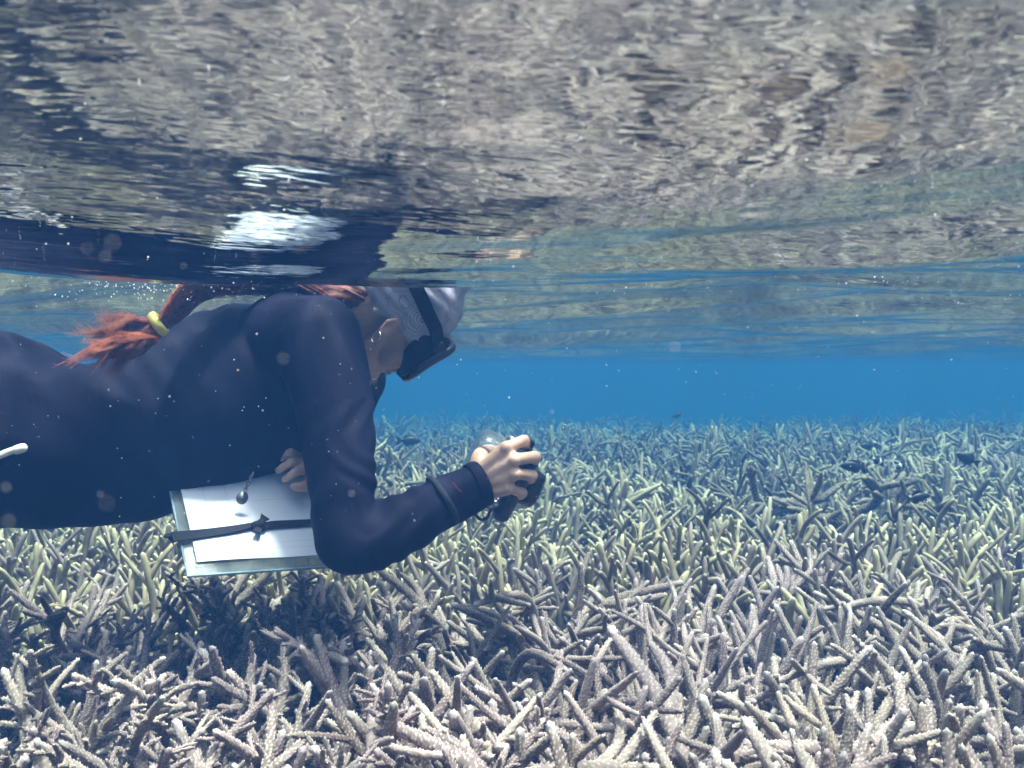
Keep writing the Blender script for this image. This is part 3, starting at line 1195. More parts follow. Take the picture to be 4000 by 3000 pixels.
# folded hem of the cuff
def ring_obj(name, c, axis, r, thick, mat, root, squash=1.0, ref=None, seg=36):
    axis = axis.normalized()
    a = Vector(ref) if ref is not None else (Vector((0, 1, 0)) if abs(axis.y) < 0.9 else Vector((1, 0, 0)))
    u = (a - axis * a.dot(axis)).normalized()
    w = axis.cross(u)
    V, Fc = [], []
    m = 8
    for i in range(seg):
        an = 2 * math.pi * i / seg
        d = u * math.cos(an) + w * math.sin(an) * squash
        for j in range(m):
            b = 2 * math.pi * j / m
            V.append(c + d * (r + thick[0] * math.cos(b)) + axis * (thick[1] * math.sin(b)))
    for i in range(seg):
        for j in range(m):
            Fc.append((i * m + j, ((i + 1) % seg) * m + j, ((i + 1) % seg) * m + (j + 1) % m, i * m + (j + 1) % m))
    return wobj(name, mesh_from(name, V, Fc), mat, root)
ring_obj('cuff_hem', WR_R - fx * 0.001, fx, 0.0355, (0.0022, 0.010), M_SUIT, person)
# leggings, out of the frame to the left
acc = ([], [])
for s in (-1, 1):
    p, r = smooth_path([P(-420, 1690, 1.41) + Vector((0, 0.085 * s, 0)), Vector((-1.22, 1.28 + 0.10 * s, -0.11)), Vector((-1.5, 1.18 + 0.11 * s, -0.11)), Vector((-1.95, 1.03 + 0.13 * s, -0.095))], [0.115, 0.085, 0.062, 0.042], 5)
    loft(acc, p, r, 20)
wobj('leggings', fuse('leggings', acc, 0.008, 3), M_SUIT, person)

# --- head scarf: printed cloth tube over the skull
def scarf_material():
    t = NT('printed_scarf')
    p = t.principled(0.8, 0.15)
    co = t.coords()
    # offset ring centres, as in a print of contour lines
    v = t.n('ShaderNodeTexVoronoi')
    v.inputs['Scale'].default_value = 13
    t.l(co, v.inputs['Vector'])
    nz = t.noise(30, 2, 0.5, co)
    d = t.math('ADD', v.outputs['Distance'], t.math('MULTIPLY', nz.outputs[0], 0.25))
    ln = t.math('ABSOLUTE', t.math('SUBTRACT', t.math('FRACT', t.math('MULTIPLY', d, 15.0)), 0.5))
    rg = t.ramp(ln, [(0.07, (1, 1, 1)), (0.17, (0, 0, 0))])
    msk = t.ramp(v.outputs['Distance'], [(0.30, (1, 1, 1)), (0.50, (0.1, 0.1, 0.1))])
    f = t.mix(1.0, rg, msk, 'MULTIPLY')
    v2 = t.n('ShaderNodeTexVoronoi', feature='DISTANCE_TO_EDGE')
    v2.inputs['Scale'].default_value = 13
    t.l(co, v2.inputs['Vector'])
    ed = t.ramp(v2.outputs[0], [(0.015, (1, 1, 1)), (0.04, (0, 0, 0))])
    f = t.mix(0.35, f, ed, 'LIGHTEN')
    t.l(t.mix(t.math('MULTIPLY', f, 0.6), (0.52, 0.51, 0.63), (0.035, 0.04, 0.085)), p.inputs['Base Color'])
    nb = t.noise(55, 3, 0.6, co)
    t.bump(nb.outputs[0], 0.5, 0.004, p)
    return t.m
M_SCARF = scarf_material()

def build_scarf():
    V, Fc = [], []
    nu, nv = 72, 30
    # rows run from the lower edge (nape - ear - brow) towards the crown, then a loose tail past it
    for i in range(nv):
        f = i / (nv - 1)
        for j in range(nu):
            a = 2 * math.pi * j / nu
            ca, sa = math.cos(a), math.sin(a)
            low = -0.008 + 0.014 * max(0, ca) - 0.062 * max(0, -ca) ** 1.5 + 0.004 * math.sin(3 * a)      # height of the lower edge
            zz = low + (0.150 - low) * f
            k = (zz - 0.045) / 0.098
            prof = math.sqrt(max(0.0, 1 - min(abs(k), 0.97) ** 2.3))
            prof = max(prof, 0.50)
            crease = 1 + 0.018 * math.sin(zz * 260 + 3 * math.sin(2 * a)) + 0.012 * math.sin(5 * a + zz * 80)
            rx, ry = 0.1065 * prof * crease, 0.0835 * prof * crease
            V.append(H(-0.004 + rx * ca, ry * sa, zz))
    for i in range(nv - 1):
        for j in range(nu):
            a = i * nu + j
            b = i * nu + (j + 1) % nu
            Fc.append((a, b, b + nu, a + nu))
    V.append(H(-0.004, 0, 0.146))
    c = len(V) - 1
    for j in range(nu):
        Fc.append(((nv - 1) * nu + j, (nv - 1) * nu + (j + 1) % nu, c))
    me = mesh_from('head_scarf', V, Fc)
    o = wobj('head_scarf', me, M_SCARF, person)
    sm = o.modifiers.new('thickness', 'SOLIDIFY')
    sm.thickness = 0.0015
build_scarf()

# --- diving mask
def build_mask():
    root = bpy.data.objects.new('diving_mask', None)
    root.empty_display_size = 0.03
    link(root, person)
    root.location = Vector(H(0.10, 0, 0.01)) - Vector(person.location)
    # skirt: from the loop lying on the face to the loop at the frame
    back = [(0.088, 0, 0.064), (0.078, -0.040, 0.060), (0.052, -0.068, 0.040), (0.045, -0.071, 0.014), (0.055, -0.066, -0.014), (0.070, -0.050, -0.038), (0.088, -0.030, -0.052), (0.103, -0.012, -0.050),
            (0.106, 0, -0.050), (0.103, 0.012, -0.050), (0.088, 0.030, -0.052), (0.070, 0.050, -0.038), (0.055, 0.066, -0.014), (0.045, 0.071, 0.014), (0.052, 0.068, 0.040), (0.078, 0.040, 0.060)]
    front = [(0.128, 0, 0.060), (0.124, -0.045, 0.060), (0.112, -0.074, 0.048), (0.108, -0.080, 0.016), (0.112, -0.076, -0.014), (0.120, -0.056, -0.030), (0.126, -0.036, -0.034), (0.132, -0.016, -0.034),
             (0.134, 0, -0.034), (0.132, 0.016, -0.034), (0.126, 0.036, -0.034), (0.120, 0.056, -0.030), (0.112, 0.076, -0.014), (0.108, 0.080, 0.016), (0.112, 0.074, 0.048), (0.124, 0.045, 0.060)]
    front = [(a - 0.014, b * 0.97, c - 0.006) for a, b, c in front]
    n = len(back)
    V, Fc = [], []
    rows = 7
    for i in range(rows):
        f = i / (rows - 1)
        bul = 0.006 * math.sin(math.pi * f)
        for b, c in zip(back, front):
            q = [b[k] * (1 - f) + c[k] * f for k in range(3)]
            rad = math.hypot(q[1], q[2] - 0.01) or 1
            q[1] += bul * q[1] / rad
            q[2] += bul * (q[2] - 0.01) / rad
            V.append(H(*q))
    for i in range(rows - 1):
        for j in range(n):
            a, b = i * n + j, i * n + (j + 1) % n
            Fc.append((a, b, b + n, a + n))
    o = wobj('skirt', mesh_from('mask_skirt', V, Fc), M_RUBBER, root)
    o.modifiers.new('s', 'SUBSURF').levels = 1
    o.modifiers['s'].render_levels = 2
    sd = o.modifiers.new('t', 'SOLIDIFY')
    sd.thickness = 0.003
    # nose pocket
    acc = ([], [])
    loft(acc, [H(0.104, 0, 0.012), H(0.118, 0, -0.022), H(0.117, 0, -0.040)], [(0.014, 0.012), (0.021, 0.016), (0.022, 0.015)], 16)
    ball(acc, H(0.112, 0, -0.048), (0.020, 0.024, 0.011), HM)
    wobj('nose_pocket', fuse('nose_pocket', acc, 0.003, 3), M_RUBBER, root)
    # rigid frame with two glass panes
    fr = [(0.127, 0.0, 0.063), (0.124, -0.046, 0.064), (0.114, -0.078, 0.052), (0.109, -0.086, 0.018), (0.112, -0.081, -0.016), (0.121, -0.058, -0.034), (0.128, -0.034, -0.036), (0.134, -0.018, -0.016), (0.137, 0, 0.012),
          (0.134, 0.018, -0.016), (0.128, 0.034, -0.036), (0.121, 0.058, -0.034), (0.112, 0.081, -0.016), (0.109, 0.086, 0.018), (0.114, 0.078, 0.052), (0.124, 0.046, 0.064)]
    fr = [(a - 0.014, b * 0.97, c - 0.006) for a, b, c in fr]
    pts = [H(*q) for q in fr] + [H(*fr[0])]
    tube_obj('frame', pts, 0.0085, M_BLACK, root, 12, 5)
    for s in (-1, 1):
        ring = [(0.127, 0.008 * s, 0.056), (0.122, 0.046 * s, 0.057), (0.113, 0.073 * s, 0.046), (0.108, 0.078 * s, 0.016), (0.112, 0.073 * s, -0.012), (0.120, 0.054 * s, -0.028), (0.127, 0.036 * s, -0.029), (0.131, 0.022 * s, -0.010), (0.134, 0.008 * s, 0.018)]
        ring = [(a - 0.014, b * 0.97, c - 0.006) for a, b, c in ring]
        V = [H(*q) for q in ring] + [H(0.109, 0.039 * s, 0.009)]
        wobj('lens', mesh_from('lens', V, [(i, (i + 1) % 9, 9) for i in range(9)]), M_LENS, root)
        # buckle at the temple
        bmx = bevel_box(0.020, 0.008, 0.024, 0.003, 2)
        bm_obj('buckle', bmx, Matrix.Translation(H(0.084, 0.083 * s, 0.040)) @ HM.to_4x4(), M_BLACK, root)
    # head strap
    st = []
    for k in range(25):
        a = R(-62 + k * (360 - 2 * 62 + 4) / 24.0 - 0)
        # run from the right temple round the back of the skull to the left temple
        a = R(-60) - (k / 24.0) * R(240)
        st.append(H(-0.004 + 0.112 * math.cos(a), 0.089 * math.sin(a), 0.045 + 0.035 * (1 - math.cos(a)) / 2))
    st = [H(0.082, -0.084, 0.040)] + st + [H(0.082, 0.084, 0.040)]
    acc = ([], [])
    p, r = smooth_path(st, [(0.0018, 0.010)] * len(st), 3)
    # ribbon whose flat side lies on the skull
    V, Fc = [], []
    for i, q in enumerate(p):
        t = (p[min(i + 1, len(p) - 1)] - p[max(i - 1, 0)]).normalized()
        out = (q - H(-0.004, 0, 0.05))
        out = (out - t * out.dot(t)).normalized()
        w = t.cross(out)
        for aa, bb in ((1, 1), (1, -1), (-1, -1), (-1, 1)):
            V.append(q + out * (0.0018 * aa) + w * (0.0115 * bb))
    for i in range(len(p) - 1):
        for j in range(4):
            Fc.append((i * 4 + j, (i + 1) * 4 + j, (i + 1) * 4 + (j + 1) % 4, i * 4 + (j + 1) % 4))
    Fc += [(0, 1, 2, 3), tuple(len(V) - 1 - k for k in range(4))]
    wobj('strap', mesh_from('strap', V, Fc, False), M_RUBBER, root)
    # eyes behind the glass
    for s in (-1, 1):
        acc = ([], [])
        ball(acc, H(0.083, 0.031 * s, 0.016), 0.0125, HM)
        wobj('eye', mesh_from('eye', acc[0], acc[1]), M_EYE, person)
build_mask()

ring_obj('earring', H(-0.004, -0.093, -0.040), HM @ Vector((1.0, 0.5, 0.5)), 0.0105, (0.0012, 0.0012), M_STEEL, person)

# --- hair: from the nape over the back, a tie, and a floating tail
def build_hair():
    r2 = random.Random(3)
    guide = [P(1350, 1110, 1.64), P(1180, 1085, 1.63), P(980, 1080, 1.57), P(820, 1095, 1.50), P(705, 1190, 1.45), P(628, 1268, 1.42)]
    grad = [0.050, 0.046, 0.046, 0.050, 0.046, 0.013]
    gp, gr = smooth_path(guide, grad, 4)
    tie = P(628, 1268, 1.42)
    V, Fc, N = [], [], []

    def strand(pts, r):
        o = len(V)
        n = len(pts)
        for i, q in enumerate(pts):
            t = (pts[min(i + 1, n - 1)] - pts[max(i - 1, 0)]).normalized()
            a = Vector((0, 0, 1)) if abs(t.z) < 0.9 else Vector((1, 0, 0))
            u = (a - t * a.dot(t)).normalized()
            w = t.cross(u)
            rr = r * (1 - 0.75 * (i / (n - 1)) ** 2)
            for j in range(3):
                an = 2 * math.pi * j / 3
                V.append(q + u * (math.cos(an) * rr) + w * (math.sin(an) * rr))
        for i in range(n - 1):
            for j in range(3):
                Fc.append((o + i * 3 + j, o + i * 3 + (j + 1) % 3, o + (i + 1) * 3 + (j + 1) % 3, o + (i + 1) * 3 + j))
    # gathered part
    for s in range(900):
        a = r2.uniform(0, 6.283)
        q = math.sqrt(r2.random())
        ph = r2.uniform(0, 6.28)
        pts = []
        for i, (g, r) in enumerate(zip(gp, gr)):
            k = r[0] * q * (1 + 0.15 * math.sin(i * 0.5 + ph))
            pts.append(g + Vector((0.25 * math.cos(a), math.sin(a), 0.62 * math.cos(a))) * k + Vector((0, 0.004 * math.sin(i * 0.7 + ph), 0.003 * math.sin(i * 0.9 + ph * 2))))
        strand(pts, 0.00075)
    # hair of the nape, sweeping from under the scarf into the tail
    for s in range(60):
        yy = r2.uniform(-0.062, 0.062)
        zz = r2.uniform(-0.085, 0.0)
        st = H(-0.045 - 0.045 * math.sqrt(max(0, 1 - (yy / 0.066) ** 2)), yy, zz)
        ph = r2.uniform(0, 6.28)
        pts = []
        tgt = gp[8] + Vector((0, r2.uniform(-0.03, 0.03), r2.uniform(-0.02, 0.02)))
        for i in range(9):
            f = i / 8
            q = st.lerp(tgt, f) + Vector((0, 0, 0.018 * math.sin(math.pi * f)))
            pts.append(q + Vector((0, 0.003 * math.sin(5 * f + ph), 0.003 * math.sin(4 * f + ph))))
        strand(pts, 0.0004)
    # tail: bulges behind the tie and frays to the left
    locks = [(r2.uniform(0, 6.283), math.sqrt(r2.random()), r2.uniform(0, 6.28), r2.choice((0.6, 0.75, 0.9, 1.0, 1.1)), r2.random() < 0.2, r2.uniform(275, 430), r2.uniform(1236, 1315)) for _ in range(64)]
    for s in range(3400):
        a, q, ph, L, wisp, wx, wy = r2.choice(locks)       # strands cling together in locks
        a += r2.gauss(0, 0.10)
        q = min(1.0, abs(q + r2.gauss(0, 0.07)))
        ph += r2.gauss(0, 0.35)
        L *= r2.uniform(0.8, 1.08)
        # where the strand ends, in photo terms
        if wisp:
            ex, ey = wx + r2.gauss(0, 14), wy + r2.gauss(0, 9)
        else:
            ex, ey = 405 + 150 * q * math.cos(a) * r2.uniform(0.5, 1.2), 1350 + 105 * q * math.sin(a)
        e = P(ex, ey, 1.39 + 0.05 * q * math.sin(a * 1.7 + 1))
        mid = tie.lerp(e, 0.45) + Vector((0, 0.03 * math.cos(a) * q, (0.035 * math.sin(a) - 0.018 * (0 if wisp else 1)) * q))
        n = 10
        pts = []
        for i in range(n):
            t = i / (n - 1) * L
            b = tie * (1 - t) ** 2 + mid * (2 * t * (1 - t)) + e * t * t
            b = b + Vector((0.006 * math.sin(7 * t + ph), 0.008 * math.sin(6 * t + ph * 1.3), 0.009 * math.sin(8 * t + ph * 0.7))) * t
            if i < 2:
                b = b + Vector((0, math.cos(a), math.sin(a))) * (0.009 * q)
            pts.append(b)
        strand(pts, 0.00052)
    hair = wobj('hair', mesh_from('hair', V, Fc), M_HAIR, person)
    # close mass of hair inside, so that no daylight shows through its middle
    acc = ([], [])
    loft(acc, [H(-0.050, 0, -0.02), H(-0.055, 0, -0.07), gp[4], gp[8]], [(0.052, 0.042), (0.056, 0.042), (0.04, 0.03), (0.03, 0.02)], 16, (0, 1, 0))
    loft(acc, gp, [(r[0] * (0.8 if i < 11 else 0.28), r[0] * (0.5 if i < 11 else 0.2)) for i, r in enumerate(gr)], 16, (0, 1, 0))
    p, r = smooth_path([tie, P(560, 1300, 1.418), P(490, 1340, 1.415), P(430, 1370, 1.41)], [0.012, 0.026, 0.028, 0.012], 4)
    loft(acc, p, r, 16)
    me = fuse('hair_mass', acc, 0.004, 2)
    co, no = get_co(me), get_no(me)
    set_co(me, co + no * (0.0012 * np.sin(420 * co[:, 2] + 90 * co[:, 0] + 4 * np.sin(50 * co[:, 0])))[:, None])
    m = wobj('hair_mass', me, M_INNERHAIR, hair)
    ring_obj('hair_tie', tie + Vector((-0.004, 0, 0.001)), Vector((0.8, 0.15, 0.55)), 0.0175, (0.0055, 0.0075), M_TIE, hair, 0.9)
build_hair()

# --- bracelet with red stitching over the sleeve
br = WR_R - fx * 0.062
ring_obj('wrist_band', br, fx + Vector((0.12, 0, 0.25)), 0.0405, (0.003, 0.005), M_STRAP, person)
tube_obj('red_stitching', [P(1770, 1885, 1.428), P(1785, 1905, 1.427), P(1802, 1920, 1.428)], 0.0007, M_RED, person, 6, 3)

# ------------------------------------------------------------------ camera in the hand
def build_camera():
    c = P(1972, 1852, 1.555)
    fwd = Vector((0.88, 0.05, -0.47)).normalized()
    right = Vector((0.05, 1, 0.0))
    right = (right - fwd * right.dot(fwd)).normalized()
    up = fwd.cross(right) * -1
    if up.z < 0:
        up = -up
    M = Matrix((fwd, right, up)).transposed()
    root = thing('underwater_camera', 'compact underwater camera in a clear and black housing in the right hand', 'camera', c)

    def T(x, y, z):
        return Matrix.Translation(c + M @ Vector((x, y, z))) @ M.to_4x4()
    # clear rear half of the housing, with the small camera inside
    bm_obj('clear_housing', bevel_box(0.066, 0.125, 0.104, 0.018, 4), T(-0.034, 0, -0.002), M_CLEAR, root)
    inner = bm_obj('camera_body', bevel_box(0.026, 0.098, 0.062, 0.006, 3), T(-0.018, 0, -0.004), M_BLACK, root)
    bm_obj('screen', bevel_box(0.002, 0.066, 0.048, 0.0008, 1), T(-0.0325, 0.004, -0.004), M_DARKMETAL, inner)
    # black front shell with rounded corners
    bm_obj('front_shell', bevel_box(0.030, 0.134, 0.118, 0.0135, 5), T(0.020, 0, -0.006), M_BLACK, root)
    # lens port
    bm = bmesh.new()
    bmesh.ops.create_cone(bm, cap_ends=True, segments=40, radius1=0.034, radius2=0.030, depth=0.032)
    lens = bm_obj('lens_port', bm, T(0.047, 0.012, -0.002) @ Matrix.Rotation(R(90), 4, 'Y'), M_BLACK, root)
    bm = bmesh.new()
    bmesh.ops.create_cone(bm, cap_ends=True, segments=40, radius1=0.026, radius2=0.026, depth=0.003)
    bm_obj('port_glass', bm, T(0.0645, 0.012, -0.002) @ Matrix.Rotation(R(90), 4, 'Y'), M_LENS, lens)
    # shutter lever and dial on top
    bm_obj('shutter_lever', bevel_box(0.026, 0.022, 0.020, 0.003, 2), T(0.002, -0.040, 0.064), M_BLACK, root)
    bm = bmesh.new()
    bmesh.ops.create_cone(bm, cap_ends=True, segments=24, radius1=0.010, radius2=0.009, depth=0.012)
    bm_obj('dial', bm, T(-0.018, -0.034, 0.058), M_DARKMETAL, root)
    # steel push buttons on the near end and latch below
    for (a, b) in ((0.006, -0.012), (0.002, -0.040)):
        bm = bmesh.new()
        bmesh.ops.create_cone(bm, cap_ends=True, segments=20, radius1=0.006, radius2=0.005, depth=0.006)
        bm_obj('button', bm, T(a, -0.067, b) @ Matrix.Rotation(R(90), 4, 'X'), M_STEEL, root)
    bm_obj('latch', bevel_box(0.030, 0.012, 0.016, 0.003, 2), T(-0.012, -0.060, -0.050), M_STEEL, root)
    # wrist lanyard hanging in a loop under the sleeve
    tube_obj('lanyard', [P(1925, 1985, 1.50), P(1912, 2000, 1.48), P(1904, 2022, 1.47), P(1882, 2030, 1.462), P(1866, 2020, 1.46), P(1852, 2003, 1.46)], (0.0024, 0.0024), M_STRAP, root, 8, 5)
build_camera()

# ------------------------------------------------------------------ slate
def build_slate():
    BL = P(737, 2252, 1.375)
    u = Vector((1, 0.60, -0.050)).normalized()
    v = Vector((-0.68, 0, 1.0))
    v.y = -(u.x * v.x + u.z * v.z) / u.y
    v.normalize()
    n = u.cross(v).normalized()
    if n.y > 0:
        n = -n
    W, Hh = 0.315, 0.235
    root = thing('writing_slate', 'clear acrylic slate with white paper held under the chest', 'slate', BL)

    def S(a, b, h=0.0):
        return BL + u * a + v * b + n * h

    def box(name, a0, a1, b0, b1, h0, h1, mat, parent=root):
        V = [S(a, b, h) for h in (h0, h1) for b in (b0, b1) for a in (a0, a1)]
        f = [(0, 2, 3, 1), (4, 5, 7, 6), (0, 1, 5, 4), (2, 6, 7, 3), (0, 4, 6, 2), (1, 3, 7, 5)]
        return wobj(name, mesh_from(name, V, f, False), mat, parent)
    t = NT('acrylic_edge')
    p = t.principled(0.25, 0.5)
    t.l(t.ramp(t.noise(20, 2, vec=t.coords()).outputs[0], [(0.3, (0.14, 0.25, 0.30)), (0.7, (0.26, 0.38, 0.44))]), p.inputs['Base Color'])
    p.inputs['Alpha'].default_value = 0.75
    box('board', 0, W, 0, Hh, 0.0, 0.0045, M_ACRYLIC)
    e = 0.0012
    box('edge', -e, W + e, -0.0032, -0.0002, 0.0002, 0.0044, t.m)
    box('edge', -0.0032, -0.0002, -0.003, Hh, 0.0003, 0.0043, t.m)
    # paper with faint printed table
    q = NT('data_sheet')
    p = q.principled(0.7, 0.2)
    uv = q.n('ShaderNodeUVMap')
    sx = q.n('ShaderNodeSeparateXYZ')
    q.l(uv.outputs[0], sx.inputs[0])
    X, Y = sx.outputs[0], sx.outputs[1]

    def line(c, at, w):
        return q.math('LESS_THAN', q.math('ABSOLUTE', q.math('SUBTRACT', c, at)), w)
    tot = None
    for at in (0.10, 0.16, 0.30, 0.62, 0.80):
        l_ = line(Y, at, 0.0022)
        tot = l_ if tot is None else q.math('MAXIMUM', tot, l_)
    for at in (0.12, 0.24, 0.70):
        tot = q.math('MAXIMUM', tot, line(X, at, 0.0016))
    # rows of small grey writing
    nz = q.n('ShaderNodeTexNoise')
    nz.inputs['Scale'].default_value = 1.0
    nz.inputs['Detail'].default_value = 2
    mp = q.n('ShaderNodeMapping')
    mp.inputs['Scale'].default_value = (46, 150, 1)
    q.l(uv.outputs[0], mp.inputs[0])
    q.l(mp.outputs[0], nz.inputs['Vector'])
    wr = q.math('GREATER_THAN', nz.outputs[0], 0.60)
    colm = q.math('MAXIMUM', q.math('MAXIMUM', line(X, 0.10, 0.018), line(X, 0.235, 0.02)), line(X, 0.70, 0.02))
    tot = q.math('MAXIMUM', tot, q.math('MULTIPLY', q.math('MULTIPLY', wr, colm), 0.8))
    q.l(q.mix(q.math('MULTIPLY', tot, 0.3), (0.62, 0.65, 0.74), (0.17, 0.18, 0.24)), p.inputs['Base Color'])
    na, nb = 24, 16
    V, Fc, UV = [], [], []
    for j in range(nb + 1):
        for i in range(na + 1):
            a, b = i / na, j / nb
            curl = 0.020 * max(0, a - 0.70) ** 2 * b * 8 + 0.0012 * math.sin(a * 9 + b * 4)
            V.append(S(0.014 + a * (W - 0.026), 0.021 + b * (Hh - 0.026), 0.0072 + curl))
            UV.append((a, b))
    for j in range(nb):
        for i in range(na):
            k = j * (na + 1) + i
            Fc.append((k, k + 1, k + na + 2, k + na + 1))
    me = mesh_from('paper', V, Fc)
    ul = me.uv_layers.new(name='UVMap')
    for lp in me.loops:
        ul.data[lp.index].uv = UV[lp.vertex_index]
    wobj('paper', me, q.m, root)
    # black elastic round the board, knotted in the middle
    def ray(px, py, h):
        d = P(px, py, 1.0)
        k = (BL + n * h).dot(n) / d.dot(n)
        return d * k
    pl = [ray(672, 2098, 0.012), ray(760, 2088, 0.012), ray(880, 2072, 0.012), ray(985, 2052, 0.013), ray(1020, 2050, 0.014)]
    hw = [0.0100, 0.0088, 0.0075, 0.0046, 0.0050]
    pr = [ray(1020, 2052, 0.014), ray(1080, 2046, 0.013), ray(1150, 2044, 0.012), ray(1225, 2040, 0.012), ray(1330, 2034, 0.012)]
    hr = [0.0050, 0.0060, 0.0068, 0.0065, 0.0070]

    def ribbon(name, pts, hs, th=0.0012, parent=root):
        p_, r_ = smooth_path(pts, hs, 4)
        V, Fc = [], []
        for i, q_ in enumerate(p_):
            tt = (p_[min(i + 1, len(p_) - 1)] - p_[max(i - 1, 0)]).normalized()
            w = n.cross(tt).normalized()
            for aa, bb in ((1, 1), (1, -1), (-1, -1), (-1, 1)):
                V.append(q_ + n * (th * aa) + w * (r_[i][0] * bb))
        for i in range(len(p_) - 1):
            for j in range(4):
                Fc.append((i * 4 + j, (i + 1) * 4 + j, (i + 1) * 4 + (j + 1) % 4, i * 4 + (j + 1) % 4))
        Fc += [(0, 1, 2, 3), tuple(len(V) - 1 - k for k in range(4))]
        return wobj(name, mesh_from(name, V, Fc, False), M_STRAP, parent)
    el = ribbon('elastic_band', pl, hw)
    ribbon('elastic_band', pr, hr)
    ribbon('elastic_band', [ray(672, 2098, 0.012), ray(666, 2099, 0.002), ray(678, 2112, -0.006)], [0.0100, 0.0102, 0.0100])
    acc = ([], [])
    ball(acc, ray(1004, 2054, 0.015), (0.011, 0.006, 0.008))
    ball(acc, ray(1020, 2050, 0.017), (0.008, 0.006, 0.010))
    wobj('knot', fuse('knot', acc, 0.0016, 2), M_STRAP, el)
    ribbon('loose_end', [ray(1018, 2045, 0.016), ray(1026, 2030, 0.019), ray(1036, 2018, 0.022)], [0.0035, 0.0048, 0.0085], 0.001, el)
    ribbon('loose_end', [ray(1014, 2058, 0.016), ray(1008, 2068, 0.018), ray(1002, 2078, 0.020)], [0.0030, 0.0055, 0.0060], 0.001, el)
build_slate()

# ------------------------------------------------------------------ pendant on its chain
def build_pendant():
    D = 1.50
    c = P(946, 1944, D)
    root = thing('pendant', 'oval grey metal tag hanging on a chain from the chest above the slate', 'pendant', c)
    bm = bmesh.new()
    bmesh.ops.create_cone(bm, cap_ends=True, segments=32, radius1=0.0092, radius2=0.0092, depth=0.0022)
    for v in bm.verts:
        v.co.y *= 1.18
    bmesh.ops.bevel(bm, geom=[e for e in bm.edges if len(e.link_faces) == 2 and abs(e.calc_face_angle()) > 1], offset=0.0006, segments=2, affect='EDGES')
    bm_obj('tag', bm, Matrix.Translation(c) @ Matrix.Rotation(R(75), 4, 'X') @ Matrix.Rotation(R(18), 4, 'Y') @ Matrix.Rotation(R(-10), 4, 'Z'), M_DARKMETAL, root)
    a, b = P(957, 1917, D), P(990, 1845, D)
    d = (b - a)
    for i in range(6):
        q = a + d * ((i + 0.3) / 6)
        flat = Vector((0, 1, 0)) if i % 2 == 0 else Vector((0.75, 0.45, 0.3))
        # an elongated link
        ax = d.normalized()
        sd = (flat.cross(ax)).normalized()
        pts = []
        for k in range(17):
            an = 2 * math.pi * k / 16
            pts.append(q + ax * (0.0042 * math.sin(an)) + sd * (0.0022 * math.cos(an)))
        tube_obj('link', pts, 0.0008, M_DARKMETAL, root, 6, 1)
build_pendant()

# ------------------------------------------------------------------ white rod at the left edge
rod = thing('plastic_rod', 'thin white plastic rod with an orange-brown end in front of the suit at left', 'rod', P(0, 1778, 1.33))
tube_obj('shaft', [P(72, 1752, 1.235), P(0, 1778, 1.23), P(-160, 1850, 1.21), P(-420, 1960, 1.20)], 0.0046, M_PAPERROD, rod, 12, 3)
tube_obj('collar', [P(88, 1750, 1.236), P(66, 1757, 1.235)], 0.0062, M_PAPERROD, rod, 14, 1)
tube_obj('end', [P(91, 1748, 1.236), P(84, 1751, 1.236)], 0.0050, M_ORANGE, rod, 12, 1)


# ------------------------------------------------------------------ fish
def humbug_material():
    t = NT('banded_fish_skin')
    p = t.principled(0.4, 0.4)
    sx = t.n('ShaderNodeSeparateXYZ')
    t.l(t.coords(), sx.inputs[0])
    w = t.math('SINE', t.math('ADD', t.math('MULTIPLY', sx.outputs[0], 250.0), 0.6))
    t.l(t.ramp(w, [(0.45, (0.015, 0.015, 0.018)), (0.55, (0.55, 0.56, 0.56))]), p.inputs['Base Color'])
    return t.m
M_HUMBUG = humbug_material()


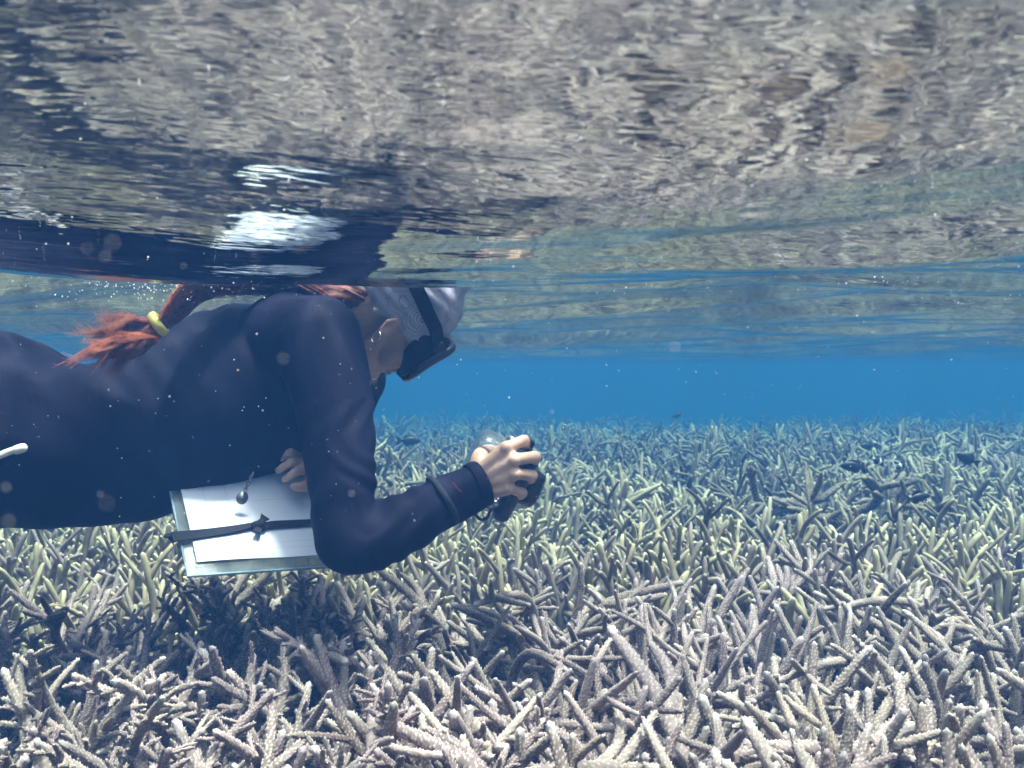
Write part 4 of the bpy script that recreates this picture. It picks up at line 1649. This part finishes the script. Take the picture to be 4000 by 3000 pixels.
def fish(px, py, D, L, heading, pitch, mat, label, deep=0.46):
    """deep-bodied little reef fish: body, tail, dorsal and belly fins, eyes"""
    root = thing('reef_fish', label, 'fish', P(px, py, D), 'small reef fish')
    prof = [(0.50, 0.02, 0.02), (0.46, 0.10, 0.05), (0.36, 0.24, 0.09), (0.20, 0.37, 0.12), (0.02, 0.42, 0.125), (-0.16, 0.34, 0.10), (-0.30, 0.20, 0.06), (-0.38, 0.11, 0.035), (-0.42, 0.10, 0.025)]
    V, Fc = [], []
    m = 14
    for (x, h, w) in prof:
        for j in range(m):
            a = 2 * math.pi * j / m
            V.append((x * L, w * L * math.cos(a), h * deep * L * math.sin(a) * 1.05))
    for i in range(len(prof) - 1):
        for j in range(m):
            Fc.append((i * m + j, i * m + (j + 1) % m, (i + 1) * m + (j + 1) % m, (i + 1) * m + j))
    Fc += [tuple(range(m))[::-1], tuple((len(prof) - 1) * m + j for j in range(m))]
    b = obj('body', mesh_from('fish_body', V, Fc), mat, root)

    def fin(name, outline, th=0.006):
        n = len(outline)
        V = [(x * L, s * th * L, z * L) for s in (-1, 1) for (x, z) in outline]
        F_ = [tuple(range(n)), tuple(range(2 * n - 1, n - 1, -1))] + [(i, i + n, (i + 1) % n + n, (i + 1) % n) for i in range(n)]
        return obj(name, mesh_from(name, V, F_, False), mat, root)
    fin('tail_fin', [(-0.40, 0.05), (-0.52, 0.15), (-0.66, 0.22), (-0.60, 0.08), (-0.57, 0.0), (-0.60, -0.08), (-0.66, -0.22), (-0.52, -0.15), (-0.40, -0.05)])
    fin('dorsal_fin', [(0.24, 0.15), (0.16, 0.24), (0.0, 0.27), (-0.18, 0.26), (-0.30, 0.19), (-0.30, 0.08), (0.0, 0.15)])
    fin('anal_fin', [(0.02, -0.17), (-0.10, -0.26), (-0.24, -0.24), (-0.31, -0.12), (-0.26, -0.08), (-0.05, -0.15)])
    fin('pelvic_fin', [(0.20, -0.15), (0.10, -0.28), (0.08, -0.17)])
    for s in (-1, 1):
        acc = ([], [])
        ball(acc, (0.36 * L, s * 0.082 * L, 0.045 * L), 0.022 * L, None, 8, 6)
        obj('eye', mesh_from('fish_eye', acc[0], acc[1]), M_BLACK, root)
    root.rotation_euler = (0, -pitch, heading)


fish(3590, 1942, 2.55, 0.066, R(10), R(8), M_FISH, 'black reef fish swimming right low over the yellow coral tips', 0.42)
fish(3330, 1822, 3.0, 0.078, R(175), R(5), M_FISH, 'black reef fish facing left above the dead branches', 0.5)
fish(3775, 1790, 3.3, 0.074, R(160), R(25), M_FISH, 'dark reef fish near the right edge above the pale mound', 0.6)
fish(3430, 1802, 2.95, 0.055, R(20), R(-30), M_HUMBUG, 'black and white banded fish beside the upright dead branch')
fish(3375, 1828, 2.8, 0.058, R(80), R(10), M_FISH, 'black reef fish seen end-on between the dead branches', 0.7)
fish(3520, 1820, 3.1, 0.047, R(200), R(-20), M_HUMBUG, 'small banded fish right of the upright dead branch')
fish(1600, 1722, 4.2, 0.094, R(10), R(0), M_FISH, 'dark reef fish over the hazy coral right of the swimmer arm', 0.5)
fish(2205, 1668, 4.6, 0.066, R(70), R(15), M_HUMBUG, 'tiny banded fish in open water above the camera hand')
fish(3390, 1742, 4.4, 0.078, R(190), R(0), M_FISH, 'small dark fish far off above the dead patch', 0.5)
fish(2645, 1622, 6.5, 0.078, R(30), R(20), M_FISH, 'faint far fish in the blue right of the hand', 0.5)


# ------------------------------------------------------------------ specks and bubbles
def specks(name, pts, label):
    V, Fc = [], []
    for c, r in pts:
        o = len(V)
        for d in ((1, 0, 0), (-1, 0, 0), (0, 1, 0), (0, -1, 0), (0, 0, 1), (0, 0, -1)):
            V.append(c + Vector(d) * r)
        Fc += [tuple(k + o for k in f) for f in ((0, 2, 4), (2, 1, 4), (1, 3, 4), (3, 0, 4), (2, 0, 5), (1, 2, 5), (3, 1, 5), (0, 3, 5))]
    o = obj(name, mesh_from(name, V, Fc), M_SPECK)
    kind(o, 'stuff', label, 'particles')
r3 = random.Random(21)
pts = []
for i in range(300):
    D = r3.uniform(0.6, 1.42)
    q = P(r3.uniform(-60, 4060), r3.uniform(1000, 2050), D)
    if q.z < SURF - 0.02 and q.z > -0.33:
        pts.append((q, r3.choice((0.0003, 0.00035, 0.00045, 0.0007)) * (0.6 + 0.5 * D)))
for i in range(70):                                    # close to the lens, so out of focus
    q = P(r3.uniform(0, 4000), r3.uniform(300, 2300), r3.uniform(0.13, 0.42))
    if q.z < SURF - 0.03:
        pts.append((q, r3.uniform(0.0002, 0.00042)))
specks('suspended_particles', pts, 'tiny pale particles drifting in the water')
pts = []
for i in range(230):
    D = r3.uniform(1.40, 1.56)
    px = r3.gauss(640, 210)
    q = P(px, 1250, D)
    pts.append((Vector((q.x, q.y, SURF - abs(r3.gauss(0.006, 0.016)))), r3.choice((0.0006, 0.0008, 0.0011, 0.0016))))
for i in range(110):
    q = P(r3.uniform(0, 4000), 1000, r3.uniform(0.5, 1.6))
    pts.append((Vector((q.x, q.y, SURF - 0.012 + float(wave_height(np.array(q.x), np.array(q.y), np.array(0.004))))), r3.choice((0.0005, 0.0007, 0.001))))
specks('air_bubbles', pts, 'tiny bright air bubbles gathered under the water surface')


# ------------------------------------------------------------------ the water itself
def build_haze():
    x0, x1, y0, y1, z0, z1 = -80, 80, -80, 80, -8.0, 0.42
    v = [(x, y, z) for z in (z0, z1) for y in (y0, y1) for x in (x0, x1)]
    f = [(0, 2, 3, 1), (4, 5, 7, 6), (0, 1, 5, 4), (2, 6, 7, 3), (0, 4, 6, 2), (1, 3, 7, 5)]
    me = mesh_from('haze', v, f, False)
    t = NT('sea_water')
    pv = t.n('ShaderNodeVolumePrincipled')
    pv.inputs['Color'].default_value = (0.0140, 0.052, 0.146, 1)
    pv.inputs['Absorption Color'].default_value = (0.24, 0.54, 0.49, 1)
    pv.inputs['Density'].default_value = 0.36
    pv.inputs['Anisotropy'].default_value = 0.0
    t.l(pv.outputs[0], t.out.inputs['Volume'])
    o = obj('haze', me, t.m)
    kind(o, 'stuff', 'clear blue sea water thickening with distance', 'water')
build_haze()
